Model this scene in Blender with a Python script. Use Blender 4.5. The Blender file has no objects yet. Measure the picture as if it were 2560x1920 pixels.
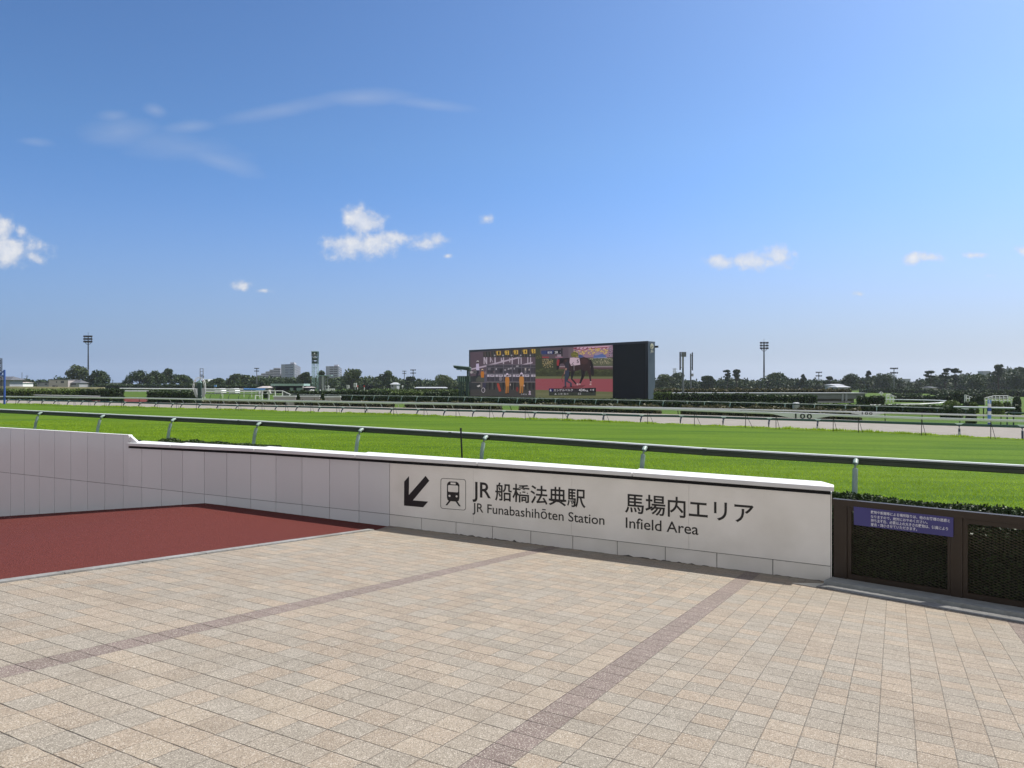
import bpy, bmesh, math, random
import numpy as np
from mathutils import Vector, Matrix
R = math.radians
scene = bpy.context.scene
COL = scene.collection
rnd = random.Random(7)

# ------------------------------------------------------------------ camera, sky, sun, exposure
F, CZ = 1840.0, 1.6                       # focal length in photo pixels, eye height
cam = bpy.data.cameras.new('camera'); cam.sensor_width = 36; cam.lens = 36 * F / 2560
cam.clip_start = .05; cam.clip_end = 20000
camo = bpy.data.objects.new('camera', cam); COL.objects.link(camo)
camo.location = (0, 0, CZ); camo.rotation_euler = (R(90), 0, 0)
scene.camera = camo
SUN_EL, SUN_AZ = R(54), R(60)             # azimuth measured from +Y towards +X
sun = bpy.data.lights.new('sun', 'SUN'); sun.energy = 5.0; sun.angle = R(.53); sun.color = (1, .955, .88)
suno = bpy.data.objects.new('sun', sun); COL.objects.link(suno)
sd = Vector((math.sin(SUN_AZ) * math.cos(SUN_EL), math.cos(SUN_AZ) * math.cos(SUN_EL), math.sin(SUN_EL)))
suno.rotation_euler = sd.to_track_quat('Z', 'Y').to_euler(); suno.location = (30, 20, 60)
vs = scene.view_settings
vs.view_transform = 'Standard'; vs.look = 'None'; vs.gamma = 1; vs.use_curve_mapping = False; vs.exposure = .32

world = bpy.data.worlds.new('World'); scene.world = world; world.use_nodes = True
wt = world.node_tree; wt.nodes.clear()
def wn(t, **k):
    n = wt.nodes.new(t)
    for a, b in k.items(): setattr(n, a, b)
    return n
def wl(a, b): wt.links.new(a, b)
sky = wn('ShaderNodeTexSky', sky_type='NISHITA'); sky.sun_disc = False
sky.sun_elevation = SUN_EL; sky.sun_rotation = SUN_AZ; sky.altitude = 500
sky.air_density = 1; sky.dust_density = 2; sky.ozone_density = 9.5
SKYLO, SKYHI = (11.0, 10.7, 12.5), (16.2, 14.9, 12.3)
tc = wn('ShaderNodeTexCoord'); sep = wn('ShaderNodeSeparateXYZ'); wl(tc.outputs['Generated'], sep.inputs[0])
def wm(op, a, b=None, c=None, clamp=False):
    n = wn('ShaderNodeMath', operation=op); n.use_clamp = clamp
    for i, x in enumerate((a, b, c)):
        if x is None: continue
        if isinstance(x, (int, float)): n.inputs[i].default_value = x
        else: wl(x, n.inputs[i])
    return n.outputs[0]
dy = wm('MAXIMUM', sep.outputs[1], .02)
gx = wm('DIVIDE', sep.outputs[0], dy); gz = wm('DIVIDE', sep.outputs[2], dy)
fwd = wm('GREATER_THAN', sep.outputs[1], .1)
cmb = wn('ShaderNodeCombineXYZ'); wl(gx, cmb.inputs[0]); wl(gz, cmb.inputs[1])
def wnoise(scale, detail, rough, sx=1, sy=1, rot=0):
    mp = wn('ShaderNodeMapping'); mp.inputs['Scale'].default_value = (sx, sy, 1); mp.inputs['Rotation'].default_value = (0, 0, rot)
    wl(cmb.outputs[0], mp.inputs[0])
    n = wn('ShaderNodeTexNoise'); n.inputs['Scale'].default_value = scale; n.inputs['Detail'].default_value = detail
    n.inputs['Roughness'].default_value = rough; wl(mp.outputs[0], n.inputs['Vector']); return n.outputs['Fac']
nf = wnoise(26, 10, .6); nw = wnoise(9, 8, .6, .45, 1.6, -.25); nb = wnoise(60, 6, .6)
def blob(u, v, a, b, rot=0):
    cx, cz = (u - 1280) / F, (960 - v) / F
    dx = wm('SUBTRACT', gx, cx); dz = wm('SUBTRACT', gz, cz)
    c, s = math.cos(rot), math.sin(rot)
    X = wm('DIVIDE', wm('ADD', wm('MULTIPLY', dx, c), wm('MULTIPLY', dz, s)), a / F)
    Z = wm('DIVIDE', wm('SUBTRACT', wm('MULTIPLY', dz, c), wm('MULTIPLY', dx, s)), b / F)
    return wm('SUBTRACT', 1, wm('SQRT', wm('ADD', wm('MULTIPLY', X, X), wm('MULTIPLY', Z, Z))))
def chain(lst):
    m = None
    for args, am in lst:
        x = wm('SUBTRACT', blob(*args), 1 - am)
        m = x if m is None else wm('MAXIMUM', m, x)
    return m
CUM = [((905, 610, 105, 42), 1), ((905, 556, 72, 40), 1), ((985, 592, 58, 28), .9), ((850, 606, 45, 30), .9),
       ((1075, 606, 85, 30, .2), .72), ((1218, 547, 28, 18), .75), ((1118, 640, 24, 12), .6),
       ((20, 624, 92, 42), 1.05), ((-8, 578, 50, 46), 1.05), ((52, 580, 20, 30), .9), ((78, 642, 44, 20, -.4), .95),
       ((610, 712, 36, 18), .82), ((658, 727, 50, 12), .6), ((1885, 652, 125, 26), .95), ((1935, 640, 80, 30), .95), ((1808, 655, 55, 24), .9),
       ((2275, 650, 30, 18, .4), .85), ((2322, 643, 42, 18), .75), ((2437, 638, 40, 12), .75), ((2560, 625, 30, 20), .85), ((2150, 735, 34, 12), .55), ((2478, 690, 60, 10), .5)]
cum = wm('ADD', chain(CUM), wm('ADD', wm('MULTIPLY', wm('SUBTRACT', nf, .5), 2.6), wm('MULTIPLY', wm('SUBTRACT', nb, .5), .5)))
ss = wn('ShaderNodeMapRange', interpolation_type='SMOOTHSTEP'); wl(cum, ss.inputs[0]); ss.inputs[1].default_value = -.1; ss.inputs[2].default_value = .75
WSP = [((700, 275, 220, 26, .17), 1), ((900, 245, 150, 26, .05), .9), ((1080, 262, 180, 22, -.12), .7), ((480, 316, 95, 24, .1), .9), ((300, 330, 130, 50, .1), .85),
       ((285, 290, 60, 24), .8), ((388, 275, 36, 20, -.3), 1.05), ((555, 405, 150, 30, -.3), .9), ((90, 355, 80, 18, -.1), .7), ((450, 370, 300, 90, -.1), .55)]
wsp = wm('MULTIPLY', wm('ADD', chain(WSP), wm('MULTIPLY', wm('SUBTRACT', nw, .5), 1.5)), .22, clamp=True)
mask = wm('MULTIPLY', wm('MAXIMUM', wm('MULTIPLY', ss.outputs[0], wm('MULTIPLY_ADD', nb, .85, .36)), wsp), fwd, clamp=True)
ccol = wn('ShaderNodeMixRGB'); ccol.inputs[1].default_value = (5.0, 5.3, 5.9, 1); ccol.inputs[2].default_value = (6.9, 6.9, 7.0, 1)
wl(wm('ADD', wm('MULTIPLY', cum, .8), wm('MULTIPLY', wm('SUBTRACT', nb, .5), 1.2), clamp=True), ccol.inputs[0])
# camera-like rendering of the sky: a little more contrast, less yellow near the horizon
sm = wn('ShaderNodeMixRGB', blend_type='MULTIPLY'); sm.inputs[0].default_value = 1; sm.inputs[2].default_value = (.119, .119, .119, 1); wl(sky.outputs[0], sm.inputs[1])
sg_ = wn('ShaderNodeGamma'); sg_.inputs[1].default_value = 1.35; wl(sm.outputs[0], sg_.inputs[0])
zr = wn('ShaderNodeMapRange'); wl(sep.outputs[2], zr.inputs[0]); zr.inputs[1].default_value = .0; zr.inputs[2].default_value = .3
tint = wn('ShaderNodeMixRGB'); wl(zr.outputs[0], tint.inputs[0]); tint.inputs[1].default_value = (*SKYLO, 1); tint.inputs[2].default_value = (*SKYHI, 1)
sk2 = wn('ShaderNodeMixRGB', blend_type='MULTIPLY'); sk2.inputs[0].default_value = 1; wl(sg_.outputs[0], sk2.inputs[1]); wl(tint.outputs[0], sk2.inputs[2])
# the last degrees above the horizon are pale with haze, and an added pale fill in the unseen sky behind the viewer lightens the shaded wall
hz = wn('ShaderNodeMapRange', interpolation_type='SMOOTHSTEP'); wl(sep.outputs[2], hz.inputs[0]); hz.inputs[1].default_value = .27; hz.inputs[2].default_value = -.02; hz.inputs[3].default_value = 0; hz.inputs[4].default_value = .88
hx = wn('ShaderNodeMapRange'); wl(gx, hx.inputs[0]); hx.inputs[1].default_value = -.7; hx.inputs[2].default_value = .7
hc = wn('ShaderNodeMixRGB'); wl(hx.outputs[0], hc.inputs[0]); hc.inputs[1].default_value = (2.15, 3.15, 4.95, 1); hc.inputs[2].default_value = (4.35, 4.95, 5.9, 1)
sk3 = wn('ShaderNodeMixRGB'); wl(hz.outputs[0], sk3.inputs[0]); wl(sk2.outputs[0], sk3.inputs[1]); wl(hc.outputs[0], sk3.inputs[2])
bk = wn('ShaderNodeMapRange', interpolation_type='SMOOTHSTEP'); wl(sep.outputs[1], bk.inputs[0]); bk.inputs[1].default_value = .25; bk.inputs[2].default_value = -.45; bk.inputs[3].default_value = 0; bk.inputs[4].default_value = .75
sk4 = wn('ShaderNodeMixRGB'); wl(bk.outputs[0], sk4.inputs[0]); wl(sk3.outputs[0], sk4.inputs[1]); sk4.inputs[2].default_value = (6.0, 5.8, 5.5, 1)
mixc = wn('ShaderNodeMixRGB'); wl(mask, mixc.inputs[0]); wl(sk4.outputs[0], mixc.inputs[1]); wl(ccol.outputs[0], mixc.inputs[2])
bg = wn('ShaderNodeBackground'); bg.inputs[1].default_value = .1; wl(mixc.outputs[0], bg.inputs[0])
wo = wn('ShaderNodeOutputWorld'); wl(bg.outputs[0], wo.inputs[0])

# ------------------------------------------------------------------ geometry of the place
def at(u, v, Y): return Vector(((u - 1280) / F * Y, Y, CZ + (960 - v) / F * Y))
PA, PB = .0694, .0804                       # the paving falls away to the right and forwards
def pz(x, y): return -PA * x - PB * y
def hitP(u, v): return at(u, v, 1.6 * F / ((v - 960) - PA * (u - 1280) - PB * F))
def topq(x, y): return -.866 * x + .5 * y, .5 * x + .866 * y
def frompq(p, q): return -.866 * p + .5 * q, .5 * p + .866 * q
def lerp(a, b, t): return a + (b - a) * min(1, max(0, t))
def zt(p): return -.66 + .35 * (1 - math.exp(-max(p, -12) / 18))
def G(x, y):
    p, q = topq(x, y); z = zt(p)
    if q < 39.6: return z - .004 * (q - 11.66)
    if q < 61: return z - lerp(.112, .55, (q - 39.6) / .9)
    return z - lerp(.55, .8, (q - 61) / 3)
def hitG(u, v):
    Y = 60
    for _ in range(40):
        P = at(u, v, Y); Y = .5 * Y + .5 * (CZ - G(P.x, P.y)) * F / (v - 960)
    return at(u, v, Y)
def atq(u, v, q): return at(u, v, q / ((u - 1280) / F * .5 + .866))
def interp(pts, u):
    for (a, b), (c, d) in zip(pts, pts[1:]):
        if u <= c: return b + (d - b) * (u - a) / (c - a)
    (a, b), (c, d) = pts[-2:]
    return b + (d - b) * (u - a) / (c - a)

# ------------------------------------------------------------------ materials
def mat(name, c, c2=None, scale=8, rough=.6, bump=0, bscale=None, spec=.4, metal=0, detail=6, coat=0, island=False, emit=0, trans=0, c3=None, big=0):
    m = bpy.data.materials.new(name); m.use_nodes = True
    nt = m.node_tree; b = nt.nodes['Principled BSDF']
    b.inputs['Roughness'].default_value = rough; b.inputs['Metallic'].default_value = metal
    b.inputs['Specular IOR Level'].default_value = spec; b.inputs['Coat Weight'].default_value = coat
    b.inputs['Base Color'].default_value = (*c, 1)
    t = nt.nodes.new('ShaderNodeTexCoord')
    if c2:
        mx = nt.nodes.new('ShaderNodeMixRGB'); mx.inputs[1].default_value = (*c, 1); mx.inputs[2].default_value = (*c2, 1)
        n = nt.nodes.new('ShaderNodeTexNoise'); n.inputs['Scale'].default_value = scale; n.inputs['Detail'].default_value = detail
        nt.links.new(t.outputs['Object'], n.inputs['Vector'])
        fac = n.outputs['Fac']
        if island:
            g = nt.nodes.new('ShaderNodeNewGeometry'); oi = nt.nodes.new('ShaderNodeObjectInfo')
            a = nt.nodes.new('ShaderNodeMath'); a.operation = 'MULTIPLY_ADD'; a.inputs[1].default_value = .6
            nt.links.new(g.outputs['Random Per Island'], a.inputs[0])
            a2 = nt.nodes.new('ShaderNodeMath'); a2.operation = 'MULTIPLY_ADD'; a2.inputs[1].default_value = .35
            s2 = nt.nodes.new('ShaderNodeMath'); s2.operation = 'SUBTRACT'; s2.inputs[1].default_value = .35
            nt.links.new(n.outputs['Fac'], s2.inputs[0])
            nt.links.new(oi.outputs['Random'], a2.inputs[0]); nt.links.new(s2.outputs[0], a2.inputs[2])
            nt.links.new(a2.outputs[0], a.inputs[2]); fac = a.outputs[0]
        else:
            r = nt.nodes.new('ShaderNodeMapRange'); r.inputs[1].default_value = .3; r.inputs[2].default_value = .7
            nt.links.new(fac, r.inputs[0]); fac = r.outputs[0]
        nt.links.new(fac, mx.inputs[0]); nt.links.new(mx.outputs[0], b.inputs['Base Color'])
        if big:
            n3 = nt.nodes.new('ShaderNodeTexNoise'); n3.inputs['Scale'].default_value = big; n3.inputs['Detail'].default_value = 4
            nt.links.new(t.outputs['Object'], n3.inputs['Vector'])
            r3 = nt.nodes.new('ShaderNodeMapRange'); r3.inputs[1].default_value = .35; r3.inputs[2].default_value = .7; r3.inputs[4].default_value = .7
            m3 = nt.nodes.new('ShaderNodeMixRGB'); m3.inputs[2].default_value = (*(c3 or c2), 1)
            nt.links.new(n3.outputs['Fac'], r3.inputs[0]); nt.links.new(r3.outputs[0], m3.inputs[0])
            nt.links.new(mx.outputs[0], m3.inputs[1]); nt.links.new(m3.outputs[0], b.inputs['Base Color'])
    if bump:
        n2 = nt.nodes.new('ShaderNodeTexNoise'); n2.inputs['Scale'].default_value = bscale or scale; n2.inputs['Detail'].default_value = 5
        nt.links.new(t.outputs['Object'], n2.inputs['Vector'])
        bp = nt.nodes.new('ShaderNodeBump'); bp.inputs['Strength'].default_value = bump; bp.inputs['Distance'].default_value = .02
        nt.links.new(n2.outputs['Fac'], bp.inputs['Height']); nt.links.new(bp.outputs[0], b.inputs['Normal'])
    if emit:
        b.inputs['Emission Color'].default_value = (*c, 1); b.inputs['Emission Strength'].default_value = emit
        b.inputs['Base Color'].default_value = (.01, .01, .01, 1)
    if trans:
        tr = nt.nodes.new('ShaderNodeBsdfTranslucent'); ms = nt.nodes.new('ShaderNodeMixShader'); ms.inputs[0].default_value = trans
        src = b.inputs['Base Color'].links[0].from_socket if b.inputs['Base Color'].links else None
        if src: nt.links.new(src, tr.inputs[0])
        else: tr.inputs[0].default_value = (*c, 1)
        nt.links.new(b.outputs[0], ms.inputs[1]); nt.links.new(tr.outputs[0], ms.inputs[2])
        nt.links.new(ms.outputs[0], nt.nodes['Material Output'].inputs[0])
    return m
def srgb(r, g, b):
    f = lambda c: (c / 255 / 12.92) if c / 255 < .04045 else ((c / 255 + .055) / 1.055) ** 2.4
    return f(r), f(g), f(b)

M = {}
M['white'] = mat('white_paint', (.78, .79, .8), (.7, .71, .7), 3, .45)
M['rail_white'] = mat('white_rail', (.8, .8, .8), (.72, .72, .72), .8, .6, spec=.2)
M['coping'] = mat('white_coping', (.68, .68, .68), (.6, .6, .6), 2.5, .55, bump=.05, bscale=60)
M['panel'] = mat('gloss_panel', (.74, .762, .765), (.66, .68, .685), 1.2, .16, island=True, spec=.5, coat=.2)
M['board'] = mat('matt_board', (.85, .825, .78), (.81, .785, .74), 2.2, .4, spec=.35, bump=.02, bscale=30, c3=(.68, .655, .6), big=1.6)
M['plinth'] = mat('plinth_panel', (.8, .77, .72), (.74, .71, .66), 2.5, .4, bump=.02, c3=(.62, .6, .54), big=1.4)
M['gap'] = mat('dark_gap', (.012, .012, .014), rough=.8)
M['ink'] = mat('black_vinyl', (.015, .015, .017), rough=.35)
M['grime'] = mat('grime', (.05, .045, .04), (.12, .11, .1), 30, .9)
M['brown'] = mat('brown_coated_steel', (.036, .024, .016), (.03, .02, .013), 5, .38)
M['mesh'] = mat('expanded_metal', (.11, .09, .06), rough=.35, metal=.6)
M['concrete'] = mat('concrete_kerb', (.3, .31, .3), (.22, .23, .22), 9, .85, bump=.25, bscale=80)
M['kerbstone'] = mat('kerb_stone', (.3, .3, .29), (.19, .19, .185), 25, .85, bump=.3, bscale=120, c3=(.13, .12, .1), big=1.5)
M['rubber'] = mat('red_rubber', srgb(116, 60, 55), srgb(68, 35, 32), 70, .95, bump=.9, bscale=110, spec=.1, c3=srgb(96, 50, 44), big=.45)
M['rail_green'] = mat('green_rail', (.065, .08, .058), (.05, .064, .046), 3, .6, spec=.2)
M['rail_top'] = mat('rail_top', (.78, .82, .78), (.68, .72, .68), 4, .5)
M['post_green'] = mat('pale_green_post', (.33, .44, .39), (.24, .34, .3), 6, .45, c3=(.14, .17, .15), big=3)
M['teal'] = mat('dark_teal_rail', (.03, .085, .075), (.025, .07, .062), 2, .4)
M['navy'] = mat('navy_post', (.025, .04, .065), rough=.45)
M['bracket'] = mat('pale_bracket', (.5, .62, .6), rough=.5)
M['black'] = mat('black_steel', (.012, .012, .013), rough=.5)
M['darkgreen'] = mat('dark_green_steel', (.02, .05, .04), (.015, .04, .033), 2, .5)
M['palegreen'] = mat('pale_green_steel', (.3, .42, .38), (.22, .33, .3), 2, .5)
M['grey'] = mat('grey_steel', (.16, .17, .18), (.13, .14, .15), 2, .5)
M['lightgrey'] = mat('light_grey', (.4, .41, .42), (.34, .35, .36), 2, .5)
M['screenbox'] = mat('screen_cabinet', (.085, .11, .15), (.07, .095, .13), .4, .45)
M['bezel'] = mat('screen_bezel', (.012, .016, .024), rough=.4)
M['blue'] = mat('blue_paint', (.03, .08, .3), rough=.4)
M['skyblue'] = mat('pale_blue_paint', (.12, .27, .6), rough=.4)
M['red'] = mat('red_paint', (.5, .05, .04), rough=.5)
M['yellowish'] = mat('cream_board', (.62, .55, .34), (.5, .43, .26), 1, .6)
M['houseA'] = mat('pale_render', (.42, .38, .37), (.37, .33, .32), .6, .8)
M['houseB'] = mat('grey_render', (.3, .31, .34), (.26, .27, .3), .5, .8)
M['concreteA'] = mat('apartment_wall', (.27, .29, .34), (.24, .26, .31), .2, .85)
M['concreteB'] = mat('apartment_balcony', (.48, .48, .52), (.42, .42, .47), .2, .85)
M['roof'] = mat('roof_tiles', (.1, .105, .12), (.07, .075, .085), 1, .7)
M['window'] = mat('window_glass', (.03, .035, .045), rough=.15, spec=.6)
M['bark'] = mat('bark', (.075, .06, .048), (.04, .032, .027), 3, .9, bump=.3)
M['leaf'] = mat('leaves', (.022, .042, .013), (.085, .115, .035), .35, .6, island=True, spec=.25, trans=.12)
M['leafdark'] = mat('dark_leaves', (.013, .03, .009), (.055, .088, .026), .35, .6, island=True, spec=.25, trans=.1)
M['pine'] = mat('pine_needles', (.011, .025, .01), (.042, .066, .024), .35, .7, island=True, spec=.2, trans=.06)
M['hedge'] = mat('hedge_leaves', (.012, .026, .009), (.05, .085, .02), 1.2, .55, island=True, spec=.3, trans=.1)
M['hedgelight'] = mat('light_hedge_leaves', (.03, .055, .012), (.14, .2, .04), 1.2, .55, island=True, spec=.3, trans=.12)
M['shrub'] = mat('brown_green_shrub', (.03, .038, .014), (.12, .11, .04), 1.5, .6, island=True, trans=.1)
M['hedgecore'] = mat('hedge_core', (.008, .014, .006), rough=.9)
M['blade'] = mat('grass_blades', (.075, .155, .005), (.37, .52, .03), 1.2, .6, island=True, spec=.12, trans=.4)
M['sign'] = mat('purple_sign', srgb(70, 68, 128), srgb(64, 62, 120), 3, .35)
M['signtext'] = mat('white_print', (.75, .75, .78), rough=.5)
M['gold'] = mat('pale_gold', (.62, .6, .48), rough=.4)
M['dirt'] = mat('sand_track', srgb(141, 137, 130), srgb(126, 121, 113), 1.5, .95, bump=.4, bscale=6, c3=srgb(133, 127, 119), big=.3, spec=.15)
M['lawn'] = mat('infield_grass', (.042, .092, .0075), (.06, .115, .01), .5, .9, spec=.08, bump=.4, bscale=20, c3=(.085, .11, .02), big=.06)

def grass_mat():
    m = bpy.data.materials.new('turf_grass'); m.use_nodes = True; nt = m.node_tree; b = nt.nodes['Principled BSDF']
    b.inputs['Roughness'].default_value = .9; b.inputs['Specular IOR Level'].default_value = .08
    t = nt.nodes.new('ShaderNodeTexCoord')
    def nz(scale, det, sc=(1, 1, 1)):
        mp = nt.nodes.new('ShaderNodeMapping'); mp.inputs['Rotation'].default_value = (0, 0, R(30)); mp.inputs['Scale'].default_value = sc
        nt.links.new(t.outputs['Object'], mp.inputs[0])
        n = nt.nodes.new('ShaderNodeTexNoise'); n.inputs['Scale'].default_value = scale; n.inputs['Detail'].default_value = det
        nt.links.new(mp.outputs[0], n.inputs['Vector']); return n.outputs['Fac']
    def mr(x, a, bb, c=0, d=1):
        r = nt.nodes.new('ShaderNodeMapRange'); r.inputs[1].default_value = a; r.inputs[2].default_value = bb; r.inputs[3].default_value = c; r.inputs[4].default_value = d
        nt.links.new(x, r.inputs[0]); return r.outputs[0]
    def mix(f, a, bb):
        x = nt.nodes.new('ShaderNodeMixRGB'); nt.links.new(f, x.inputs[0])
        for i, s in ((1, a), (2, bb)):
            if isinstance(s, tuple): x.inputs[i].default_value = (*s, 1)
            else: nt.links.new(s, x.inputs[i])
        return x.outputs[0]
    base = mix(mr(nz(9, 8), .3, .7), (.07, .138, .0045), (.132, .21, .01))
    streak = mix(mr(nz(1.1, 5, (.12, 1.3, 1)),   .42, .62, 0, .95), base, (.05, .106, .004))
    patch = mix(mr(nz(.22, 3, (.3, 1, 1)), .4, .7, 0, .5), streak, (.15, .222, .012))
    nt.links.new(mix(mr(nz(45, 4), .35, .7, 0, .8), patch, (.035, .084, .004)), b.inputs['Base Color'])
    bp = nt.nodes.new('ShaderNodeBump'); bp.inputs['Strength'].default_value = .8; bp.inputs['Distance'].default_value = .05
    nt.links.new(nz(28, 6), bp.inputs['Height']); nt.links.new(bp.outputs[0], b.inputs['Normal'])
    return m
M['turf'] = grass_mat()

def paver_mat():
    m = bpy.data.materials.new('concrete_pavers'); m.use_nodes = True; nt = m.node_tree; b = nt.nodes['Principled BSDF']
    b.inputs['Roughness'].default_value = .85; b.inputs['Specular IOR Level'].default_value = .3
    N = nt.nodes.new; L = nt.links.new
    t = N('ShaderNodeTexCoord'); s = N('ShaderNodeSeparateXYZ'); L(t.outputs['Object'], s.inputs[0])
    def mt(op, a, bb=None, c=None, cl=False):
        n = N('ShaderNodeMath'); n.operation = op; n.use_clamp = cl
        for i, x in enumerate((a, bb, c)):
            if x is None: continue
            if isinstance(x, (int, float)): n.inputs[i].default_value = x
            else: L(x, n.inputs[i])
        return n.outputs[0]
    def noise(sc, det, rough=.5):
        n = N('ShaderNodeTexNoise'); n.inputs['Scale'].default_value = sc; n.inputs['Detail'].default_value = det; n.inputs['Roughness'].default_value = rough
        L(t.outputs['Object'], n.inputs['Vector']); return n.outputs['Fac']
    def mr(x, a, bb, c=0, d=1):
        r = N('ShaderNodeMapRange'); r.inputs[1].default_value = a; r.inputs[2].default_value = bb; r.inputs[3].default_value = c; r.inputs[4].default_value = d
        L(x, r.inputs[0]); return r.outputs[0]
    def mix(f, a, bb, bt='MIX'):
        x = N('ShaderNodeMixRGB'); x.blend_type = bt
        if isinstance(f, (int, float)): x.inputs[0].default_value = f
        else: L(f, x.inputs[0])
        for i, q in ((1, a), (2, bb)):
            if isinstance(q, tuple): x.inputs[i].default_value = (*q, 1)
            else: L(q, x.inputs[i])
        return x.outputs[0]
    wob = mt('MULTIPLY', mt('SUBTRACT', noise(18, 3), .5), .006)
    X = mt('ADD', s.outputs[0], wob); Y = mt('ADD', s.outputs[1], wob)
    ux = mt('DIVIDE', X, .2); uy = mt('DIVIDE', Y, .198)
    ix = mt('FLOOR', ux); iy = mt('FLOOR', uy)
    c = N('ShaderNodeCombineXYZ'); L(ix, c.inputs[0]); L(iy, c.inputs[1])
    w = N('ShaderNodeTexWhiteNoise'); w.noise_dimensions = '2D'; L(c.outputs[0], w.inputs['Vector'])
    rp = N('ShaderNodeValToRGB'); L(w.outputs['Value'], rp.inputs[0]); e = rp.color_ramp; e.interpolation = 'CONSTANT'
    cols = [(0, (.35, .275, .205)), (.17, (.33, .29, .235)), (.36, (.265, .245, .205)), (.5, (.365, .285, .212)), (.66, (.29, .27, .23)), (.8, (.35, .285, .215)), (.92, (.235, .21, .17))]
    e.elements[0].color = (*cols[0][1], 1); e.elements[1].position = cols[1][0]; e.elements[1].color = (*cols[1][1], 1)
    for p, k in cols[2:]: el = e.elements.new(p); el.color = (*k, 1)
    # neighbouring pavers come from the same batch: soften the per-paver contrast with a slow drift
    col = mix(mr(noise(.9, 3), .35, .7, .35, .68), rp.outputs[0], (.325, .275, .22))
    band = mt('COMPARE', mt('FLOORED_MODULO', mt('ADD', ix, 1), 15), 0, .1)
    col = mix(band, col, (.205, .158, .142))
    v2 = mr(w.outputs['Value'], 0, 1, .9, 1.08)
    hs = N('ShaderNodeHueSaturation'); L(col, hs.inputs['Color']); L(v2, hs.inputs['Value']); col = hs.outputs[0]
    # exposed aggregate
    ag = N('ShaderNodeTexVoronoi'); ag.inputs['Scale'].default_value = 210; L(t.outputs['Object'], ag.inputs['Vector'])
    sg = N('ShaderNodeSeparateColor'); L(ag.outputs['Color'], sg.inputs[0])
    col = mix(mr(sg.outputs[0], .55, 1, 0, .75), col, (.11, .09, .07))
    col = mix(mr(sg.outputs[1], .72, 1, 0, .8), col, (.62, .56, .48))
    col = mix(mr(noise(3.2, 5, .6), .5, .75, 0, .28), col, (.16, .13, .1))
    col = mix(mr(noise(.55, 6, .65), .52, .72, 0, .22), col, (.15, .125, .1))
    sp = N('ShaderNodeTexVoronoi'); sp.inputs['Scale'].default_value = 2.6; L(t.outputs['Object'], sp.inputs['Vector']); col = mix(mr(sp.outputs['Distance'], .012, .03, .55, 0), col, (.09, .08, .07))
    fx = mt('FRACT', ux); fy = mt('FRACT', uy)
    ex = mt('MULTIPLY', mt('MINIMUM', fx, mt('SUBTRACT', 1, fx)), .2); ey = mt('MULTIPLY', mt('MINIMUM', fy, mt('SUBTRACT', 1, fy)), .198)
    jn = mr(noise(5, 5), .32, .72, .0006, .0054)
    gx_ = mt('LESS_THAN', ex, mt('MULTIPLY', jn, .42)); gy_ = mt('LESS_THAN', ey, jn)
    g = mt('MAXIMUM', mt('MULTIPLY', gx_, .55), gy_)  # weaker sun shade in the column grooves is painted in as fainter joints
    col = mix(mt('MULTIPLY', g, .85), col, (.035, .028, .022))
    hs2 = N('ShaderNodeHueSaturation'); hs2.inputs['Value'].default_value = .84; hs2.inputs['Hue'].default_value = .504; hs2.inputs['Saturation'].default_value = 1.06; L(col, hs2.inputs['Color'])
    L(hs2.outputs[0], b.inputs['Base Color'])
    h = mt('SUBTRACT', mt('ADD', mt('MULTIPLY', sg.outputs[2], .35), mt('MULTIPLY', noise(140, 4), .5)), mt('MULTIPLY', mr(mt('MINIMUM', ex, ey), 0, .006, 1, 0), 1.6))
    bp = N('ShaderNodeBump'); bp.inputs['Strength'].default_value = .7; bp.inputs['Distance'].default_value = .005
    L(h, bp.inputs['Height']); L(bp.outputs[0], b.inputs['Normal'])
    return m
M['pavers'] = paver_mat()

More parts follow.
